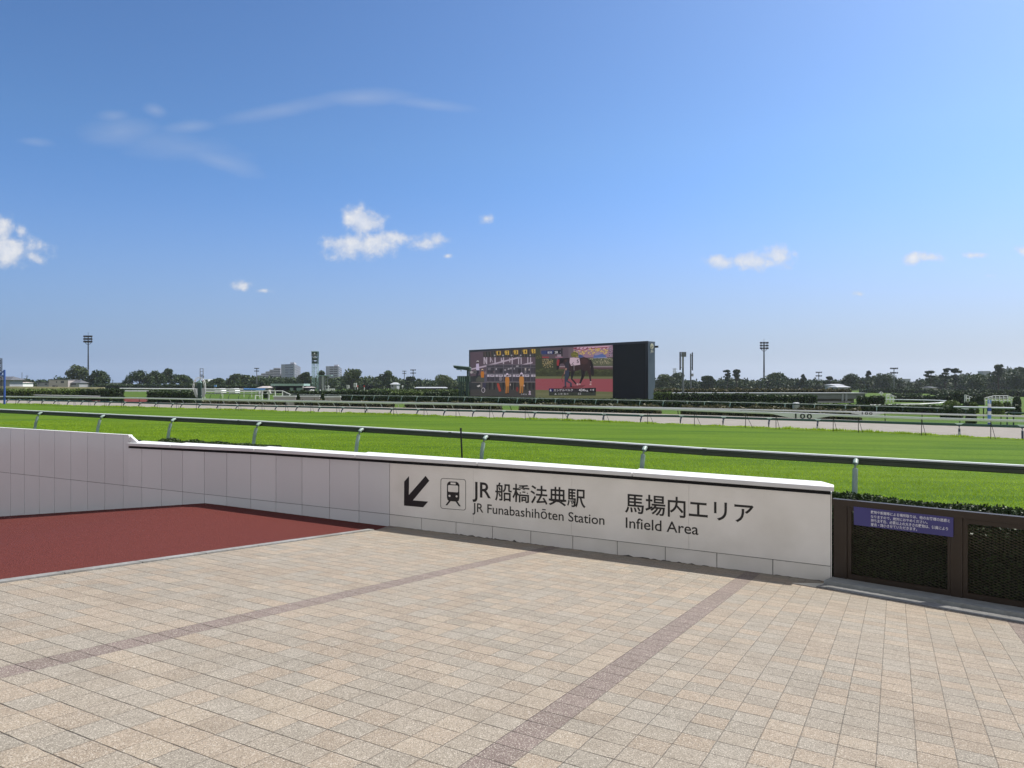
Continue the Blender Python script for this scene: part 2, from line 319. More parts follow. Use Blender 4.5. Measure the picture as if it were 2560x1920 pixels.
# ------------------------------------------------------------------ mesh helpers
class MB:
    def __init__(s): s.v, s.f, s.m, s.mats = [], [], [], []
    def mi(s, k):
        if k not in s.mats: s.mats.append(k)
        return s.mats.index(k)
    def add(s, vs, fs, k):
        o = len(s.v); i = s.mi(k); s.v += [tuple(x) for x in vs]
        for f in fs: s.f.append([o + j for j in f]); s.m.append(i)
        return s
    def box8(s, c, k):   # 4 bottom corners then 4 top corners
        return s.add(c, [(3, 2, 1, 0), (4, 5, 6, 7), (0, 1, 5, 4), (1, 2, 6, 5), (2, 3, 7, 6), (3, 0, 4, 7)], k)
    def box(s, o, ax, ay, az, k):
        o, ax, ay, az = map(Vector, (o, ax, ay, az))
        return s.box8([o, o + ax, o + ax + ay, o + ay, o + az, o + ax + az, o + ax + ay + az, o + ay + az], k)
    def cbox(s, c, sx, sy, sz, k, rz=0):
        ax = Vector((math.cos(rz), math.sin(rz), 0)); ay = Vector((-math.sin(rz), math.cos(rz), 0))
        return s.box(Vector(c) - ax * sx / 2 - ay * sy / 2 - Vector((0, 0, sz / 2)), ax * sx, ay * sy, (0, 0, sz), k)
    def tube(s, path, r, k, n=8, sq=None, cap=True):
        P = [Vector(p) for p in path]; rs = r if isinstance(r, (list, tuple)) else [r] * len(P); vs, fs = [], []
        for i, p in enumerate(P):
            d = (P[min(i + 1, len(P) - 1)] - P[max(i - 1, 0)]).normalized()
            up = Vector((0, 0, 1)) if abs(d.z) < .95 else Vector((0, 1, 0))
            a = d.cross(up).normalized(); b = a.cross(d).normalized()
            for j in range(n):
                t = 2 * math.pi * (j + .5) / n
                vs.append(p + a * math.cos(t) * rs[i] * (sq[0] if sq else 1) + b * math.sin(t) * rs[i] * (sq[1] if sq else 1))
        for i in range(len(P) - 1):
            for j in range(n): fs.append((i * n + j, i * n + (j + 1) % n, (i + 1) * n + (j + 1) % n, (i + 1) * n + j))
        if cap: fs.append(tuple(range(n - 1, -1, -1))); fs.append(tuple((len(P) - 1) * n + j for j in range(n)))
        return s.add(vs, fs, k)
    def prism(s, poly, off, k):  # poly: 3-D polygon, extruded by off
        n = len(poly); off = Vector(off); vs = [Vector(p) for p in poly] + [Vector(p) + off for p in poly]
        return s.add(vs, [tuple(range(n - 1, -1, -1)), tuple(range(n, 2 * n))] + [(i, (i + 1) % n, n + (i + 1) % n, n + i) for i in range(n)], k)
    def face(s, poly, k): return s.add(poly, [tuple(range(len(poly)))], k)
    def build(s, name, parent=None, smooth=False, base=None, matrix=None):
        me = bpy.data.meshes.new(name)
        vs = s.v
        if base is not None: vs = [tuple(Vector(x) - Vector(base)) for x in s.v]
        if matrix is not None: mi = matrix.inverted(); vs = [tuple(mi @ Vector(x)) for x in s.v]
        me.from_pydata(vs, [], s.f)
        for k in s.mats: me.materials.append(M[k])
        me.polygons.foreach_set('material_index', s.m)
        if smooth: me.polygons.foreach_set('use_smooth', [True] * len(s.f))
        me.update()
        bm = bmesh.new(); bm.from_mesh(me); bmesh.ops.recalc_face_normals(bm, faces=bm.faces); bm.to_mesh(me); bm.free()
        o = bpy.data.objects.new(name, me); COL.objects.link(o)
        if matrix is not None: o.matrix_world = matrix
        if parent: o.parent = parent; o.matrix_parent_inverse = Matrix.Translation(-parent.location) if base is None else Matrix()
        elif base is not None: o.location = base
        return o
def smooth_angle(o, deg=40):
    for p in o.data.polygons: p.use_smooth = True
    try: o.data.set_sharp_from_angle(angle=R(deg))
    except Exception: pass
def empty(name, loc): 
    o = bpy.data.objects.new(name, None); o.empty_display_size = .2; o.location = loc; COL.objects.link(o); return o
def tag(o, label=None, cat=None, group=None, kind=None):
    for k, x in (('label', label), ('category', cat), ('group', group), ('kind', kind)):
        if x: o[k] = x
    return o
def grid_sheet(name, us, ws, fn, k, smooth=True):
    vs = [fn(a, b) for a in us for b in ws]; n = len(ws)
    fs = [(i * n + j, (i + 1) * n + j, (i + 1) * n + j + 1, i * n + j + 1) for i in range(len(us) - 1) for j in range(n - 1)]
    return MB().add(vs, fs, k).build(name, smooth=smooth)
def quads_mesh(name, cen, size, k, seed=0, up=.0, aspect=.6, parent=None, base=None):
    """many small leaf-shaped faces"""
    r = np.random.default_rng(seed); n = len(cen)
    cen = np.asarray(cen, float) - (np.asarray(base, float) if base is not None else 0)
    a = r.normal(size=(n, 3)); a[:, 2] += up; a /= np.linalg.norm(a, axis=1)[:, None]
    b = np.cross(a, r.normal(size=(n, 3))); b /= np.linalg.norm(b, axis=1)[:, None]
    s = (np.asarray(size) * r.uniform(.6, 1.4, n))[:, None] if np.isscalar(size) else (size * r.uniform(.6, 1.4, n))[:, None]
    v = np.empty((n, 4, 3)); v[:, 0] = cen - a * s; v[:, 1] = cen - b * s * aspect; v[:, 2] = cen + a * s; v[:, 3] = cen + b * s * aspect
    me = bpy.data.meshes.new(name)
    me.vertices.add(4 * n); me.vertices.foreach_set('co', v.reshape(-1))
    me.loops.add(4 * n); me.loops.foreach_set('vertex_index', np.arange(4 * n, dtype=np.int32))
    me.polygons.add(n); me.polygons.foreach_set('loop_start', np.arange(0, 4 * n, 4, dtype=np.int32)); me.polygons.foreach_set('loop_total', np.full(n, 4, dtype=np.int32))
    me.materials.append(M[k]); me.update(); me.validate()
    o = bpy.data.objects.new(name, me); COL.objects.link(o)
    if parent: o.parent = parent
    if base is not None and not parent: o.location = base
    return o

def text_mesh(body, bold=0, spacing=1):
    c = bpy.data.curves.new('txt', 'FONT'); c.body = body; c.offset = bold; c.space_character = spacing; c.resolution_u = 4
    o = bpy.data.objects.new('txt', c); COL.objects.link(o)
    dg = bpy.context.evaluated_depsgraph_get(); me = bpy.data.meshes.new_from_object(o.evaluated_get(dg))
    vs = [(v.co.x, v.co.y) for v in me.vertices]; fs = [tuple(p.vertices) for p in me.polygons]
    bpy.data.objects.remove(o); bpy.data.curves.remove(c); bpy.data.meshes.remove(me)
    return vs, fs
def put_text(mb, body, k, fn, bl, br, tl, capmode=False, bold=0, spacing=1):
    """text whose box runs from bl (x0,bottom) to br and tl in the 2-D frame of fn; capmode: bottom = baseline, top = cap height"""
    vs, fs = text_mesh(body, bold, spacing)
    x0 = min(v[0] for v in vs); x1 = max(v[0] for v in vs)
    y0, y1 = (0, .682) if capmode else (min(v[1] for v in vs), max(v[1] for v in vs))
    bl, br, tl = map(Vector, (bl, br, tl))
    mb.add([fn(bl + (br - bl) * (x - x0) / (x1 - x0) + (tl - bl) * (y - y0) / (y1 - y0)) for x, y in vs], fs, k)

# ------------------------------------------------------------------ paving, ramp, kerb
rdir = Vector((3513, -1840, -95.5)).normalized(); cdir = Vector((960, 1840, -215)).normalized()
ndir = rdir.cross(cdir).normalized(); cdir = ndir.cross(rdir).normalized()
O = hitP(1878, 1451)
PM = Matrix((rdir, cdir, ndir)).transposed().to_4x4(); PM.translation = O
WR, WL = hitP(2077, 1455), hitP(600, 1267)                 # foot of the wall, right end and left
wd = Vector((WR.x - WL.x, WR.y - WL.y, 0)).normalized(); wn_ = Vector((wd.y, -wd.x, 0))   # along the wall to the right; towards the camera
def wall(u, v, off=0):
    d = Vector(((u - 1280) / F, 1, 0)); Y = (Vector((WR.x, WR.y, 0)) + wn_ * off).dot(wn_) / d.dot(wn_)
    return at(u, v, Y)
def wz(u, v): P = wall(u, v); return (Vector((P.x - WR.x, P.y - WR.y, 0)).dot(wd), P.z)
def W(s, z, off=0): return Vector((WR.x, WR.y, 0)) + wd * s + wn_ * off + Vector((0, 0, z))
FA, FB = hitP(2160, 1489), hitP(2560, 1559)                # front edge of the gutter below the fence
fd = Vector((FB.x - FA.x, FB.y - FA.y, 0)).normalized(); fn_ = Vector((fd.y, -fd.x, 0))
K0, K1 = hitP(940, 1325), hitP(0, 1459)
kd = (K1 - K0).normalized()
def onP(p): return Vector((p.x, p.y, pz(p.x, p.y)))
poly = [onP(K0 + kd * t) for t in (0, 4, 8, 16, 24)] + [onP(Vector((-14, -14, 0))), onP(Vector((16, -14, 0)))]
poly += [onP(FA + fd * 9), onP(FA + fd * 0), onP(FA - fd * .9), onP(W(.35, 0, -.2)), onP(W(-.05, 0, -.2)), onP(W(-3, 0, -.2)), onP(W(wz(966, 1300)[0], 0, -.2))]
mb = MB(); mb.face(poly, 'pavers'); pav = mb.build('pavement', matrix=PM); tag(pav, kind='structure')
# sub-base under everything near the camera
sb = MB(); sb.face([Vector((x, y, pz(x, y) - 3)) for x, y in ((-45, -20), (30, -20), (30, 9), (-45, 25))], 'concrete')
# ramp of red rubber going down beside the wall
W0 = wz(510, 1258)[0]
def ramp(s, d):
    P = W(s, 0, d); drop = max(0, (W0 + .5 * max(d, 0) - s)) * .145
    drop = min(drop, 2.6) * (1 if d < 3.2 else 1)
    return Vector((P.x, P.y, pz(P.x, P.y) - .012 - drop))
ss_ = [2.0, 0, -2, -4, -6, -8, -9, -10] + [W0 + x for x in (.6, .3, 0, -.3, -.7, -1.5, -3, -5, -8, -12, -18, -26)]
ss_ = sorted(set([x for x in ss_ if x <= -4] + [-5, -7, -11, -11.8, -12.6, -14, -16, -20]))
rp = grid_sheet('ramp_path', ss_, [-.12, 1, 2, 3, 4, 5, 6, 8, 10, 13], ramp, 'rubber'); tag(rp, kind='structure')
# kerb stones between rubber and pavers
mb = MB(); t = .05; kn = Vector((kd.y, -kd.x, 0)).normalized()
if kn.dot(Vector((-1, 1, 0))) < 0: kn = -kn
while t < 20:
    L = .9; a, b = onP(K0 + kd * t), onP(K0 + kd * (t + L - .012))
    mb.box8([p + Vector((0, 0, dz)) + kn * w for dz in (-.1, .016) for p, w in ((a, 0.002), (b, 0.002), (b, .12), (a, .12))], 'kerbstone'); t += L
kb = mb.build('kerb'); tag(kb, kind='structure')

# ------------------------------------------------------------------ the white sign wall
sw = empty('sign_wall', WR); tag(sw, 'long white panelled wall with black arrow, train symbol and station lettering under a white coping', 'wall')
copb = [(321, 1114), (640, 1129), (960, 1149), (1240, 1166), (1500, 1184), (1600, 1191), (2080, 1227)]
joint = [(0, 1180), (640, 1249.4), (973, 1285.7), (1600, 1359.6), (2077, 1416)]
topl = [(0, 1069.5), (321, 1088)]                                           # upper wall, left of the coping
def zc(s):   # underside of the coping along s
    return np.interp(s, CS, CZS)
CS, CZS = zip(*[wz(u, v) for u, v in copb]); JS, JZ = zip(*[wz(u, v) for u, v in joint]); TS, TZ = zip(*[wz(u, v) for u, v in topl])
def ext(s, S, Z):
    if s < S[0]: return Z[0] + (s - S[0]) * (Z[1] - Z[0]) / (S[1] - S[0])
    if s > S[-1]: return Z[-1] + (s - S[-1]) * (Z[-1] - Z[-2]) / (S[-1] - S[-2])
    return float(np.interp(s, S, Z))
sC = wz(321, 1100)[0]                                                       # where the coping begins
SL = -34
def body_top(s): return ext(s, TS, TZ) if s < sC else ext(s, CS, CZS) - .012
# dark core behind the panels
mb = MB()
for a, b in ((SL, sC - .01), (sC - .01, 0)):
    za, zb = (body_top(a) if a < sC else body_top(sC + .01)), body_top(b - .02)
    lo = -5; za -= .12 if a < sC - .02 else .2; zb -= .12 if a < sC - .02 else .2
    mb.box8([W(a, lo, -.32), W(b, lo, -.32), W(b, lo, -.02), W(a, lo, -.02), W(a, za, -.32), W(b, zb, -.32), W(b, zb, -.02), W(a, za, -.02)], 'gap')
cs_ = [sC + .002] + [x for x in CS if sC + .1 < x < -.1] + [-.004]
for a, b in zip(cs_, cs_[1:]):
    za, zb = ext(a, CS, CZS) - .002, ext(b, CS, CZS) - .002
    mb.box8([W(a, za - .4, -.3), W(b, zb - .4, -.3), W(b, zb - .4, -.026), W(a, za - .4, -.026), W(a, za, -.3), W(b, zb, -.3), W(b, zb, -.026), W(a, za, -.026)], 'gap')
mb.build('wall_core', sw)
uj = [26.6, 61, 98, 136.6, 177, 219, 262, 308, 354.5, 404, 456, 511, 567, 627, 690, 755, 824, 897.5, 974]
sj = [wz(u, 1200)[0] for u in uj]; step = sj[1] - sj[0]
while sj[0] > SL: sj.insert(0, sj[0] - step)
ul = [974, 1054, 1140, 1231, 1327, 1432, 1543, 1663, 1792, 1932, 2077]; slw = [wz(u, 1300)[0] for u in ul]
gp = .005
def panel(mb, a, b, z0a, z0b, z1a, z1b, k, off=0, th=.018):
    mb.box8([W(a, z0a, off - th), W(b, z0b, off - th), W(b, z0b, off), W(a, z0a, off), W(a, z1a, off - th), W(b, z1b, off - th), W(b, z1b, off), W(a, z1a, off)], k)
up, low = MB(), MB()
for a, b in zip(sj, sj[1:]):
    a, b = a + gp, b - gp
    ja, jb = ext(a, JS, JZ), ext(b, JS, JZ)
    cuts = [(a, b)] if not (a < sC < b) else [(a, sC), (sC, b)]
    for c, d in cuts:
        rev = .042 if c >= sC - .01 else 0
        tc_, td_ = (body_top(c - .001), body_top(d - .001)) if d <= sC + .001 else (body_top(c + .001) - rev, body_top(d) - rev)
        panel(up, c, d, ext(c, JS, JZ) + .004, ext(d, JS, JZ) + .004, tc_, td_, 'panel')
    panel(low, a, b, -5, -5, ja - .004, jb - .004, 'panel')
o = up.build('gloss_panel', sw)
bd = MB(); sb_ = [slw[0]] + [wz(u, 1250)[0] for u in (1184, 1429, 1722)] + [-.004]
for i, (a, b) in enumerate(zip(sb_, sb_[1:])):
    a += .005 if i == 0 else .0012; b -= .0012
    panel(bd, a, b, ext(a, JS, JZ) + .004, ext(b, JS, JZ) + .004, body_top(a) - .045, body_top(b) - .045, 'board')
bd.build('sign_board', sw)
for a, b in zip(slw, slw[1:]):
    a, b = a + gp, b - gp
    panel(low, a, b, -2.6, -2.6, ext(a, JS, JZ) - .005, ext(b, JS, JZ) - .005, 'plinth')
low.build('plinth_panel', sw)
# end face of the wall
mb = MB(); mb.box8([W(.0, -2.6, -.34), W(.012, -2.6, -.34), W(.012, -2.6, 0), W(0, -2.6, 0), W(0, body_top(-.01) - .03, -.34), W(.012, body_top(-.01) - .03, -.34), W(.012, body_top(-.01) - .03, 0), W(0, body_top(-.01) - .03, 0)], 'board')
mb.build('end_panel', sw)
# thin upper edge, left, with the small sloping end above the coping
mb = MB(); a, b = SL, sC
bt = lambda t: body_top(t - .001)
mb.box8([W(a, bt(a), -.09), W(b, bt(b), -.09), W(b, bt(b), .003), W(a, bt(a), .003)] + [W(a, bt(a) + .006, -.09), W(b, bt(b) + .006, -.09), W(b, bt(b) + .006, .003), W(a, bt(a) + .006, .003)], 'coping')
zl, zh = ext(sC, CS, CZS), bt(sC) + .006
mb.prism([W(sC, zl - .02, .002), W(sC + .02, zl - .02, .002), W(sC + .02, zh - .02, .002), W(sC, zh, .002)], -wn_ * .09, 'coping')
mb.prism([W(sC + .02, zl + .03, -.02), W(sC + .3, zl + .03, -.02), W(sC + .02, zh - .02, -.02)], -wn_ * .06, 'coping')
mb.build('edge_trim', sw)
# coping slabs
scj = [sC + .03] + [wz(u, v)[0] for u, v in ((432, 1118), (641, 1127), (893, 1143), (1197, 1160), (1583, 1186))] + [.045]
for i, (a, b) in enumerate(zip(scj, scj[1:])):
    a += .006; b -= .006; mb = MB()
    za, zb = ext(a, CS, CZS), ext(b, CS, CZS)
    fr, bk, h, cr = .07, -.34, .062, .018
    e = .16 if i == len(scj) - 2 else 0
    pts = [(a, bk), (b - e, bk), (b, bk + e), (b, fr), (a, fr)] if e else [(a, bk), (b, bk), (b, fr), (a, fr)]
    lowr = [W(s, ext(s, CS, CZS), f) for s, f in pts]; hi = [W(s, ext(s, CS, CZS) + h + (cr if f < 0 and s < b - .001 else 0), f) for s, f in pts]; n = len(pts)
    mb.add(lowr + hi, [tuple(range(n)), tuple(range(2 * n - 1, n - 1, -1))] + [(j, (j + 1) % n, n + (j + 1) % n, n + j) for j in range(n)], 'coping')
    o = mb.build('coping', sw)
    bv = o.modifiers.new('edge', 'BEVEL'); bv.width = .006; bv.segments = 2
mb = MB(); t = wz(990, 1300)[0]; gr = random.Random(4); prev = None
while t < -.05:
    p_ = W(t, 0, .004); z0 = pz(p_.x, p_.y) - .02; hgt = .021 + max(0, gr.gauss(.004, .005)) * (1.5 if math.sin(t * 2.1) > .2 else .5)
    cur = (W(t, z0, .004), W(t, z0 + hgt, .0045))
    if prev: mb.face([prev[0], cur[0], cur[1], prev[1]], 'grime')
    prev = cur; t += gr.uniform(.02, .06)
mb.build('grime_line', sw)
# lettering and symbols
def Z3(x, y): return wz(960 + x / 3.456, 1120 + y / 3.456)
def Z4(x, y): return wz(1500 + x / 3.568, 1120 + y / 3.568)
wf = lambda p: W(p[0], p[1], .0025)
mb = MB(); put_text(mb, 'JR', 'ink', wf, Z3(765, 420), Z3(924, 433), Z3(765, 293), True, bold=.012)
put_text(mb, '船橋法典駅', 'ink', wf, Z3(960, 454), Z3(1742, 522), Z3(960, 295), bold=.012)
mb.build('station_lettering', sw)
mb = MB(); put_text(mb, '馬場内エリア', 'ink', wf, Z4(222, 578), Z4(1370, 684), Z4(222, 398), bold=.012)
mb.build('area_lettering', sw)
mb = MB(); put_text(mb, 'JR Funabashihōten Station', 'ink', wf, Z3(765, 549), Z3(1905, 664), Z3(765, 474), True, bold=.006)
mb.build('station_lettering', sw)
mb = MB(); put_text(mb, 'Infield Area', 'ink', wf, Z4(230, 711), Z4(878, 774), Z4(230, 619), True, bold=.006)
mb.build('area_lettering', sw)
mb = MB(); mb.face([wf(Z3(*p)) for p in ((175, 290), (217, 242), (215, 406), (360, 240), (392, 283), (250, 452), (382, 463), (338, 512), (173, 497))], 'ink')
mb.build('arrow', sw)
mb = MB()
TLp, TRp, BRp, BLp = [Vector(Z3(*p)) for p in ((490, 259), (708, 271), (708, 540), (488, 522))]
def bil(x, y, off=.0025):
    a = TLp.lerp(TRp, x); b = BLp.lerp(BRp, x); q = a.lerp(b, y); return W(q[0], q[1], off)
def rrect(x0, y0, x1, y1, r, n=5):
    out = []
    for cx, cy, a0 in ((x1 - r, y0 + r, -90), (x1 - r, y1 - r, 0), (x0 + r, y1 - r, 90), (x0 + r, y0 + r, 180)):
        for i in range(n + 1): t = R(a0 + 90 * i / n); out.append((cx + r * math.cos(t), cy + r * math.sin(t)))
    return out
A, B = rrect(0, 0, 1, 1, .09), rrect(.018, .015, .982, .985, .078)
n = len(A); mb.add([bil(*p) for p in A] + [bil(*p) for p in B], [(i, (i + 1) % n, n + (i + 1) % n, n + i) for i in range(n)], 'ink')
body = [(.30, .125), (.36, .095), (.64, .095), (.70, .125), (.745, .19), (.745, .62), (.72, .7), (.66, .735), (.34, .735), (.28, .7), (.255, .62), (.255, .19)]
mb.face([bil(*p) for p in body], 'ink')
for x0, y0, x1, y1, r in ((.40, .125, .60, .185, .01), (.30, .215, .70, .435, .04)): mb.face([bil(x, y, .004) for x, y in rrect(x0, y0, x1, y1, r)], 'board')
for cx in (.36, .64): mb.face([bil(cx + .04 * math.cos(2 * math.pi * i / 14), .565 + .034 * math.sin(2 * math.pi * i / 14), .004) for i in range(14)], 'board')
mb.face([bil(*p) for p in ((.33, .72), (.42, .72), (.27, .88), (.2, .88))], 'ink'); mb.face([bil(*p) for p in ((.58, .72), (.67, .72), (.8, .88), (.73, .88))], 'ink')
mb.build('train_symbol', sw)

# ------------------------------------------------------------------ brown mesh fence with concrete footing
mf = empty('mesh_fence', FA); tag(mf, 'brown steel fence with diamond mesh panels on a low concrete kerb', 'fence')
def FP(t, z, off=0): return Vector((FA.x, FA.y, 0)) + fd * t + fn_ * off + Vector((0, 0, z))      # off towards the camera
GUT, KD = .3, .36
def fg(t): p = FP(t, 0); return pz(p.x, p.y)
def ft(u): d = Vector(((u - 1280) / F, 1, 0)); Y = (Vector((FA.x, FA.y, 0)) + fn_ * -(GUT + KD)).dot(fn_) / d.dot(fn_); P = at(u, 1300, Y); return (P - Vector((FA.x, FA.y, P.z))).dot(fd)
T0, T1 = ft(2081), 9.0
mb = MB()
mb.box8([FP(T0, fg(T0) - .3, -GUT), FP(T1, fg(T1) - .3, -GUT), FP(T1, fg(T1) - .3, 0.0), FP(T0, fg(T0) - .3, 0.0), FP(T0, fg(T0) - .018, -GUT), FP(T1, fg(T1) - .018, -GUT), FP(T1, fg(T1) + .012, 0.0), FP(T0, fg(T0) + .012, 0.0)], 'kerbstone')
mb.build('gutter_strip', mf)
mb = MB()
mb.box8([FP(T0, fg(T0) - .5, -GUT - KD - .14), FP(T1, fg(T1) - .5, -GUT - KD - .14), FP(T1, fg(T1) - .5, -GUT), FP(T0, fg(T0) - .5, -GUT), FP(T0, fg(T0) - .005, -GUT - KD - .14), FP(T1, fg(T1) - .005, -GUT - KD - .14), FP(T1, fg(T1) + .03, -GUT), FP(T0, fg(T0) + .03, -GUT)], 'concrete')
mb.build('concrete_footing', mf)
FO = -GUT - KD; ZT = .03                                        # front of the frame, level top
def fb(t): return fg(t) + .002
def fbar(mb, a, b, z0, z1, off, th, k='brown'):
    mb.box8([FP(a, z0(a), off - th), FP(b, z0(b), off - th), FP(b, z0(b), off), FP(a, z0(a), off), FP(a, z1(a), off - th), FP(b, z1(b), off - th), FP(b, z1(b), off), FP(a, z1(a), off)], k)
mb = MB(); fbar(mb, T0, T1, lambda t: ZT - .085, lambda t: ZT, FO + .012, .09); mb.build('top_rail', mf)
posts = []
tA = ft(2391); bay = tA - ft(2118)
t = tA
while t < T1 - .1: posts.append(t); t += bay + .13
for i, t in enumerate([None] + posts):
    mb = MB()
    if i == 0: fbar(mb, ft(2084), ft(2117), fb, lambda t: ZT - .087, FO, .06)
    else: fbar(mb, t - .065, t + .065, fb, lambda t: ZT - .087, FO, .06)
    mb.build('post', mf)
edges = [ft(2117)] + [x for t in posts for x in (t - .065, t + .065)] + [T1]
for i in range(0, len(edges) - 1, 2):
    a, b = edges[i] + .004, edges[i + 1] - .004
    mb = MB()
    lo = lambda t: fb(t); lo2 = lambda t: fb(t) + .075; hi = lambda t: ZT - .09; hi2 = lambda t: ZT - .15
    fbar(mb, a, b, lo, lo2, FO - .012, .035); fbar(mb, a, b, hi2, hi, FO - .012, .035)
    fbar(mb, a, a + .05, lo2, hi2, FO - .012, .035); fbar(mb, b - .03, b, lo2, hi2, FO - .012, .035)
    mb.build('panel_frame', mf)
    mb = MB(); x0, x1 = a + .05, b - .03; H = ZT - .15; zb = lambda t: fb(t) + .075
    pitch = .034; sl = .42
    k = -3
    def seg(p, q, r=.0024):
        d = (q - p); s_ = Vector((0, 0, 1)).cross(d).normalized() * r; u_ = d.cross(s_).normalized() * r
        mb.add([p + s_, p - u_, p - s_, p + u_, q + s_, q - u_, q - s_, q + u_], [(0, 1, 5, 4), (1, 2, 6, 5), (2, 3, 7, 6), (3, 0, 4, 7)], 'mesh')
    for sgn in (1, -1):
        off0 = -3.0
        while off0 < 3.0:
            # line z = z0 + sgn*sl*(t-x0)
            pts = []
            for j in range(0, 41):
                tt = x0 + (x1 - x0) * j / 40; z = off0 + sgn * sl * (tt - x0)
                if zb(tt) <= z <= H: pts.append((tt, z))
            if len(pts) >= 2: seg(FP(pts[0][0], pts[0][1], FO - .03), FP(pts[-1][0], pts[-1][1], FO - .03 + .0014 * sgn))
            off0 += pitch
    mb.build('wire_mesh', mf)
# purple notice
def fq(u, v, off):
    d = Vector(((u - 1280) / F, 1, 0)); Y = (Vector((FA.x, FA.y, 0)) + fn_ * off).dot(fn_) / d.dot(fn_); P = at(u, v, Y)
    return (P - Vector((FA.x, FA.y, P.z))).dot(fd), P.z
ns = empty('notice_sign', FP(fq(2260, 1300, FO + .012)[0], -.2, FO + .012)); tag(ns, 'purple notice panel with four lines of white Japanese print fixed on the brown fence', 'sign')
SO = FO + .02
q4 = [fq(2060 + x / 6.144, 1220 + y / 6.144, SO) for x, y in ((460, 565), (1985, 755), (1988, 455), (455, 285))]
mb = MB(); mb.prism([FP(a, z, SO - .006) for a, z in q4], fn_ * .006, 'sign'); mb.build('sign_plate', ns)
nf_ = lambda p: FP(p[0], p[1], SO + .002)
Z6 = lambda x, y: fq(2060 + x / 6.144, 1220 + y / 6.144, SO)
mb = MB()
for body, bl, br, tl in (('敷物や新聞等による場所取りは、他のお客様の迷惑と', (720, 392), (1935, 530), (720, 343)), ('なりますので、絶対におやめください。', (720, 458), (1590, 552), (720, 412)),
                         ('持ち主不在、必要以上の大きさの敷物は、係員により', (720, 520), (1905, 655), (720, 470)), ('撤去・縮小させていただきます。', (720, 583), (1430, 660), (720, 533))):
    put_text(mb, body, 'signtext', nf_, Z6(*bl), Z6(*br), Z6(*tl), bold=.012)
mb.build('lettering', ns)

# ------------------------------------------------------------------ ground sheets
def verge_pt(s_, f):   # strip between wall / fence and the outer rail
    if s_ <= 0: a = W(s_, 0, -.28)
    else: a = FP(s_ + T0 - .1, 0, -GUT - KD - .4)
    p, q = topq(a.x, a.y); q = q + (13.0 - q) * f if q < 13 else q
    x, y = frompq(p, q); return Vector((x, y, G(x, y) - .004))
tag(grid_sheet('verge_turf', [-34, -28, -22, -18, -14, -11, -9, -7, -5, -4, -3, -2, -1, 0, .3, 1, 2, 3, 4, 5, 6, 7, 8, 9.5], [0, .1, .3, .5, .7, .85, 1], verge_pt, 'turf'), kind='structure')
def pgrid(name, ps, qs, k, dz=0): return tag(grid_sheet(name, ps, qs, lambda p, q: (lambda xy: Vector((xy[0], xy[1], G(*xy) + dz)))(frompq(p, q)), k), kind='structure')
PS = [-60, -40, -30, -20, -15] + list(range(-12, 60, 3)) + [65, 75, 90, 110, 140, 180, 240]
pgrid('turf_track', PS, [12.95, 14, 16, 19, 23, 27, 31, 35, 38, 39.55], 'turf', 0)
pgrid('dirt_track', PS, [39.5, 39.9, 40.3, 40.55, 43, 48, 53, 58, 60.98], 'dirt', .002)
PF = [-1500, -800, -400, -200, -100] + PS + [320, 450, 700, 1200, 1500]
pgrid('infield_ground', PF, [60.9, 61.5, 62.5, 64, 66, 70, 80, 95, 120, 160, 220, 300, 450, 700, 1200, 1500], 'lawn', -.002)
# red path crossing the infield on the left
mb = MB(); pts = [hitG(u, v) + Vector((0, 0, .01)) for u, v in ((222, 1004.5), (385, 1005), (380, 997.5), (255, 996))]; mb.face(pts, 'rubber'); tag(mb.build('red_path'), kind='structure')
# grass blades on the near turf
r = np.random.default_rng(3); n = 300000
q = 10.9 + (r.random(n) ** 1.6) * 15; p = r.uniform(-9, 42, n)
x, y = -.866 * p + .5 * q, .5 * p + .866 * q
ok = (np.abs(x / np.maximum(y, .1)) < .8) & (y > 8)
wside = (x - WR.x) * wn_.x + (y - WR.y) * wn_.y < -.45; fside = (x - FA.x) * fn_.x + (y - FA.y) * fn_.y < -1.42
ok &= wside & fside; x, y, p, q = x[ok], y[ok], p[ok], q[ok]; n = len(x)
z = -.66 + .35 * (1 - np.exp(-np.maximum(p, -12) / 18)) - .004 * (q - 11.66)
h = r.uniform(.02, .055, n) * np.clip((26.5 - q) / 8, .25, 1); a = r.uniform(0, math.pi, n); w = r.uniform(.004, .008, n) * (1 + (q - 11) * .05); lx, ly = r.normal(0, .022, n), r.normal(0, .022, n)
V_ = np.zeros((n, 3, 3)); V_[:, 0] = np.c_[x - np.cos(a) * w, y - np.sin(a) * w, z - .01]; V_[:, 1] = np.c_[x + np.cos(a) * w, y + np.sin(a) * w, z - .01]; V_[:, 2] = np.c_[x + lx, y + ly, z + h]
def tri_mesh(name, V_, k):
    n = len(V_); me = bpy.data.meshes.new(name); me.vertices.add(3 * n); me.vertices.foreach_set('co', V_.reshape(-1)); me.loops.add(3 * n); me.loops.foreach_set('vertex_index', np.arange(3 * n, dtype=np.int32))
    me.polygons.add(n); me.polygons.foreach_set('loop_start', np.arange(0, 3 * n, 3, dtype=np.int32)); me.polygons.foreach_set('loop_total', np.full(n, 3, dtype=np.int32))
    me.materials.append(M[k]); me.update(); o = bpy.data.objects.new(name, me); COL.objects.link(o); return o
tag(tri_mesh('turf_blades', V_, 'blade'), 'short mown bright green turf blades beside the track rail', 'grass', kind='stuff')
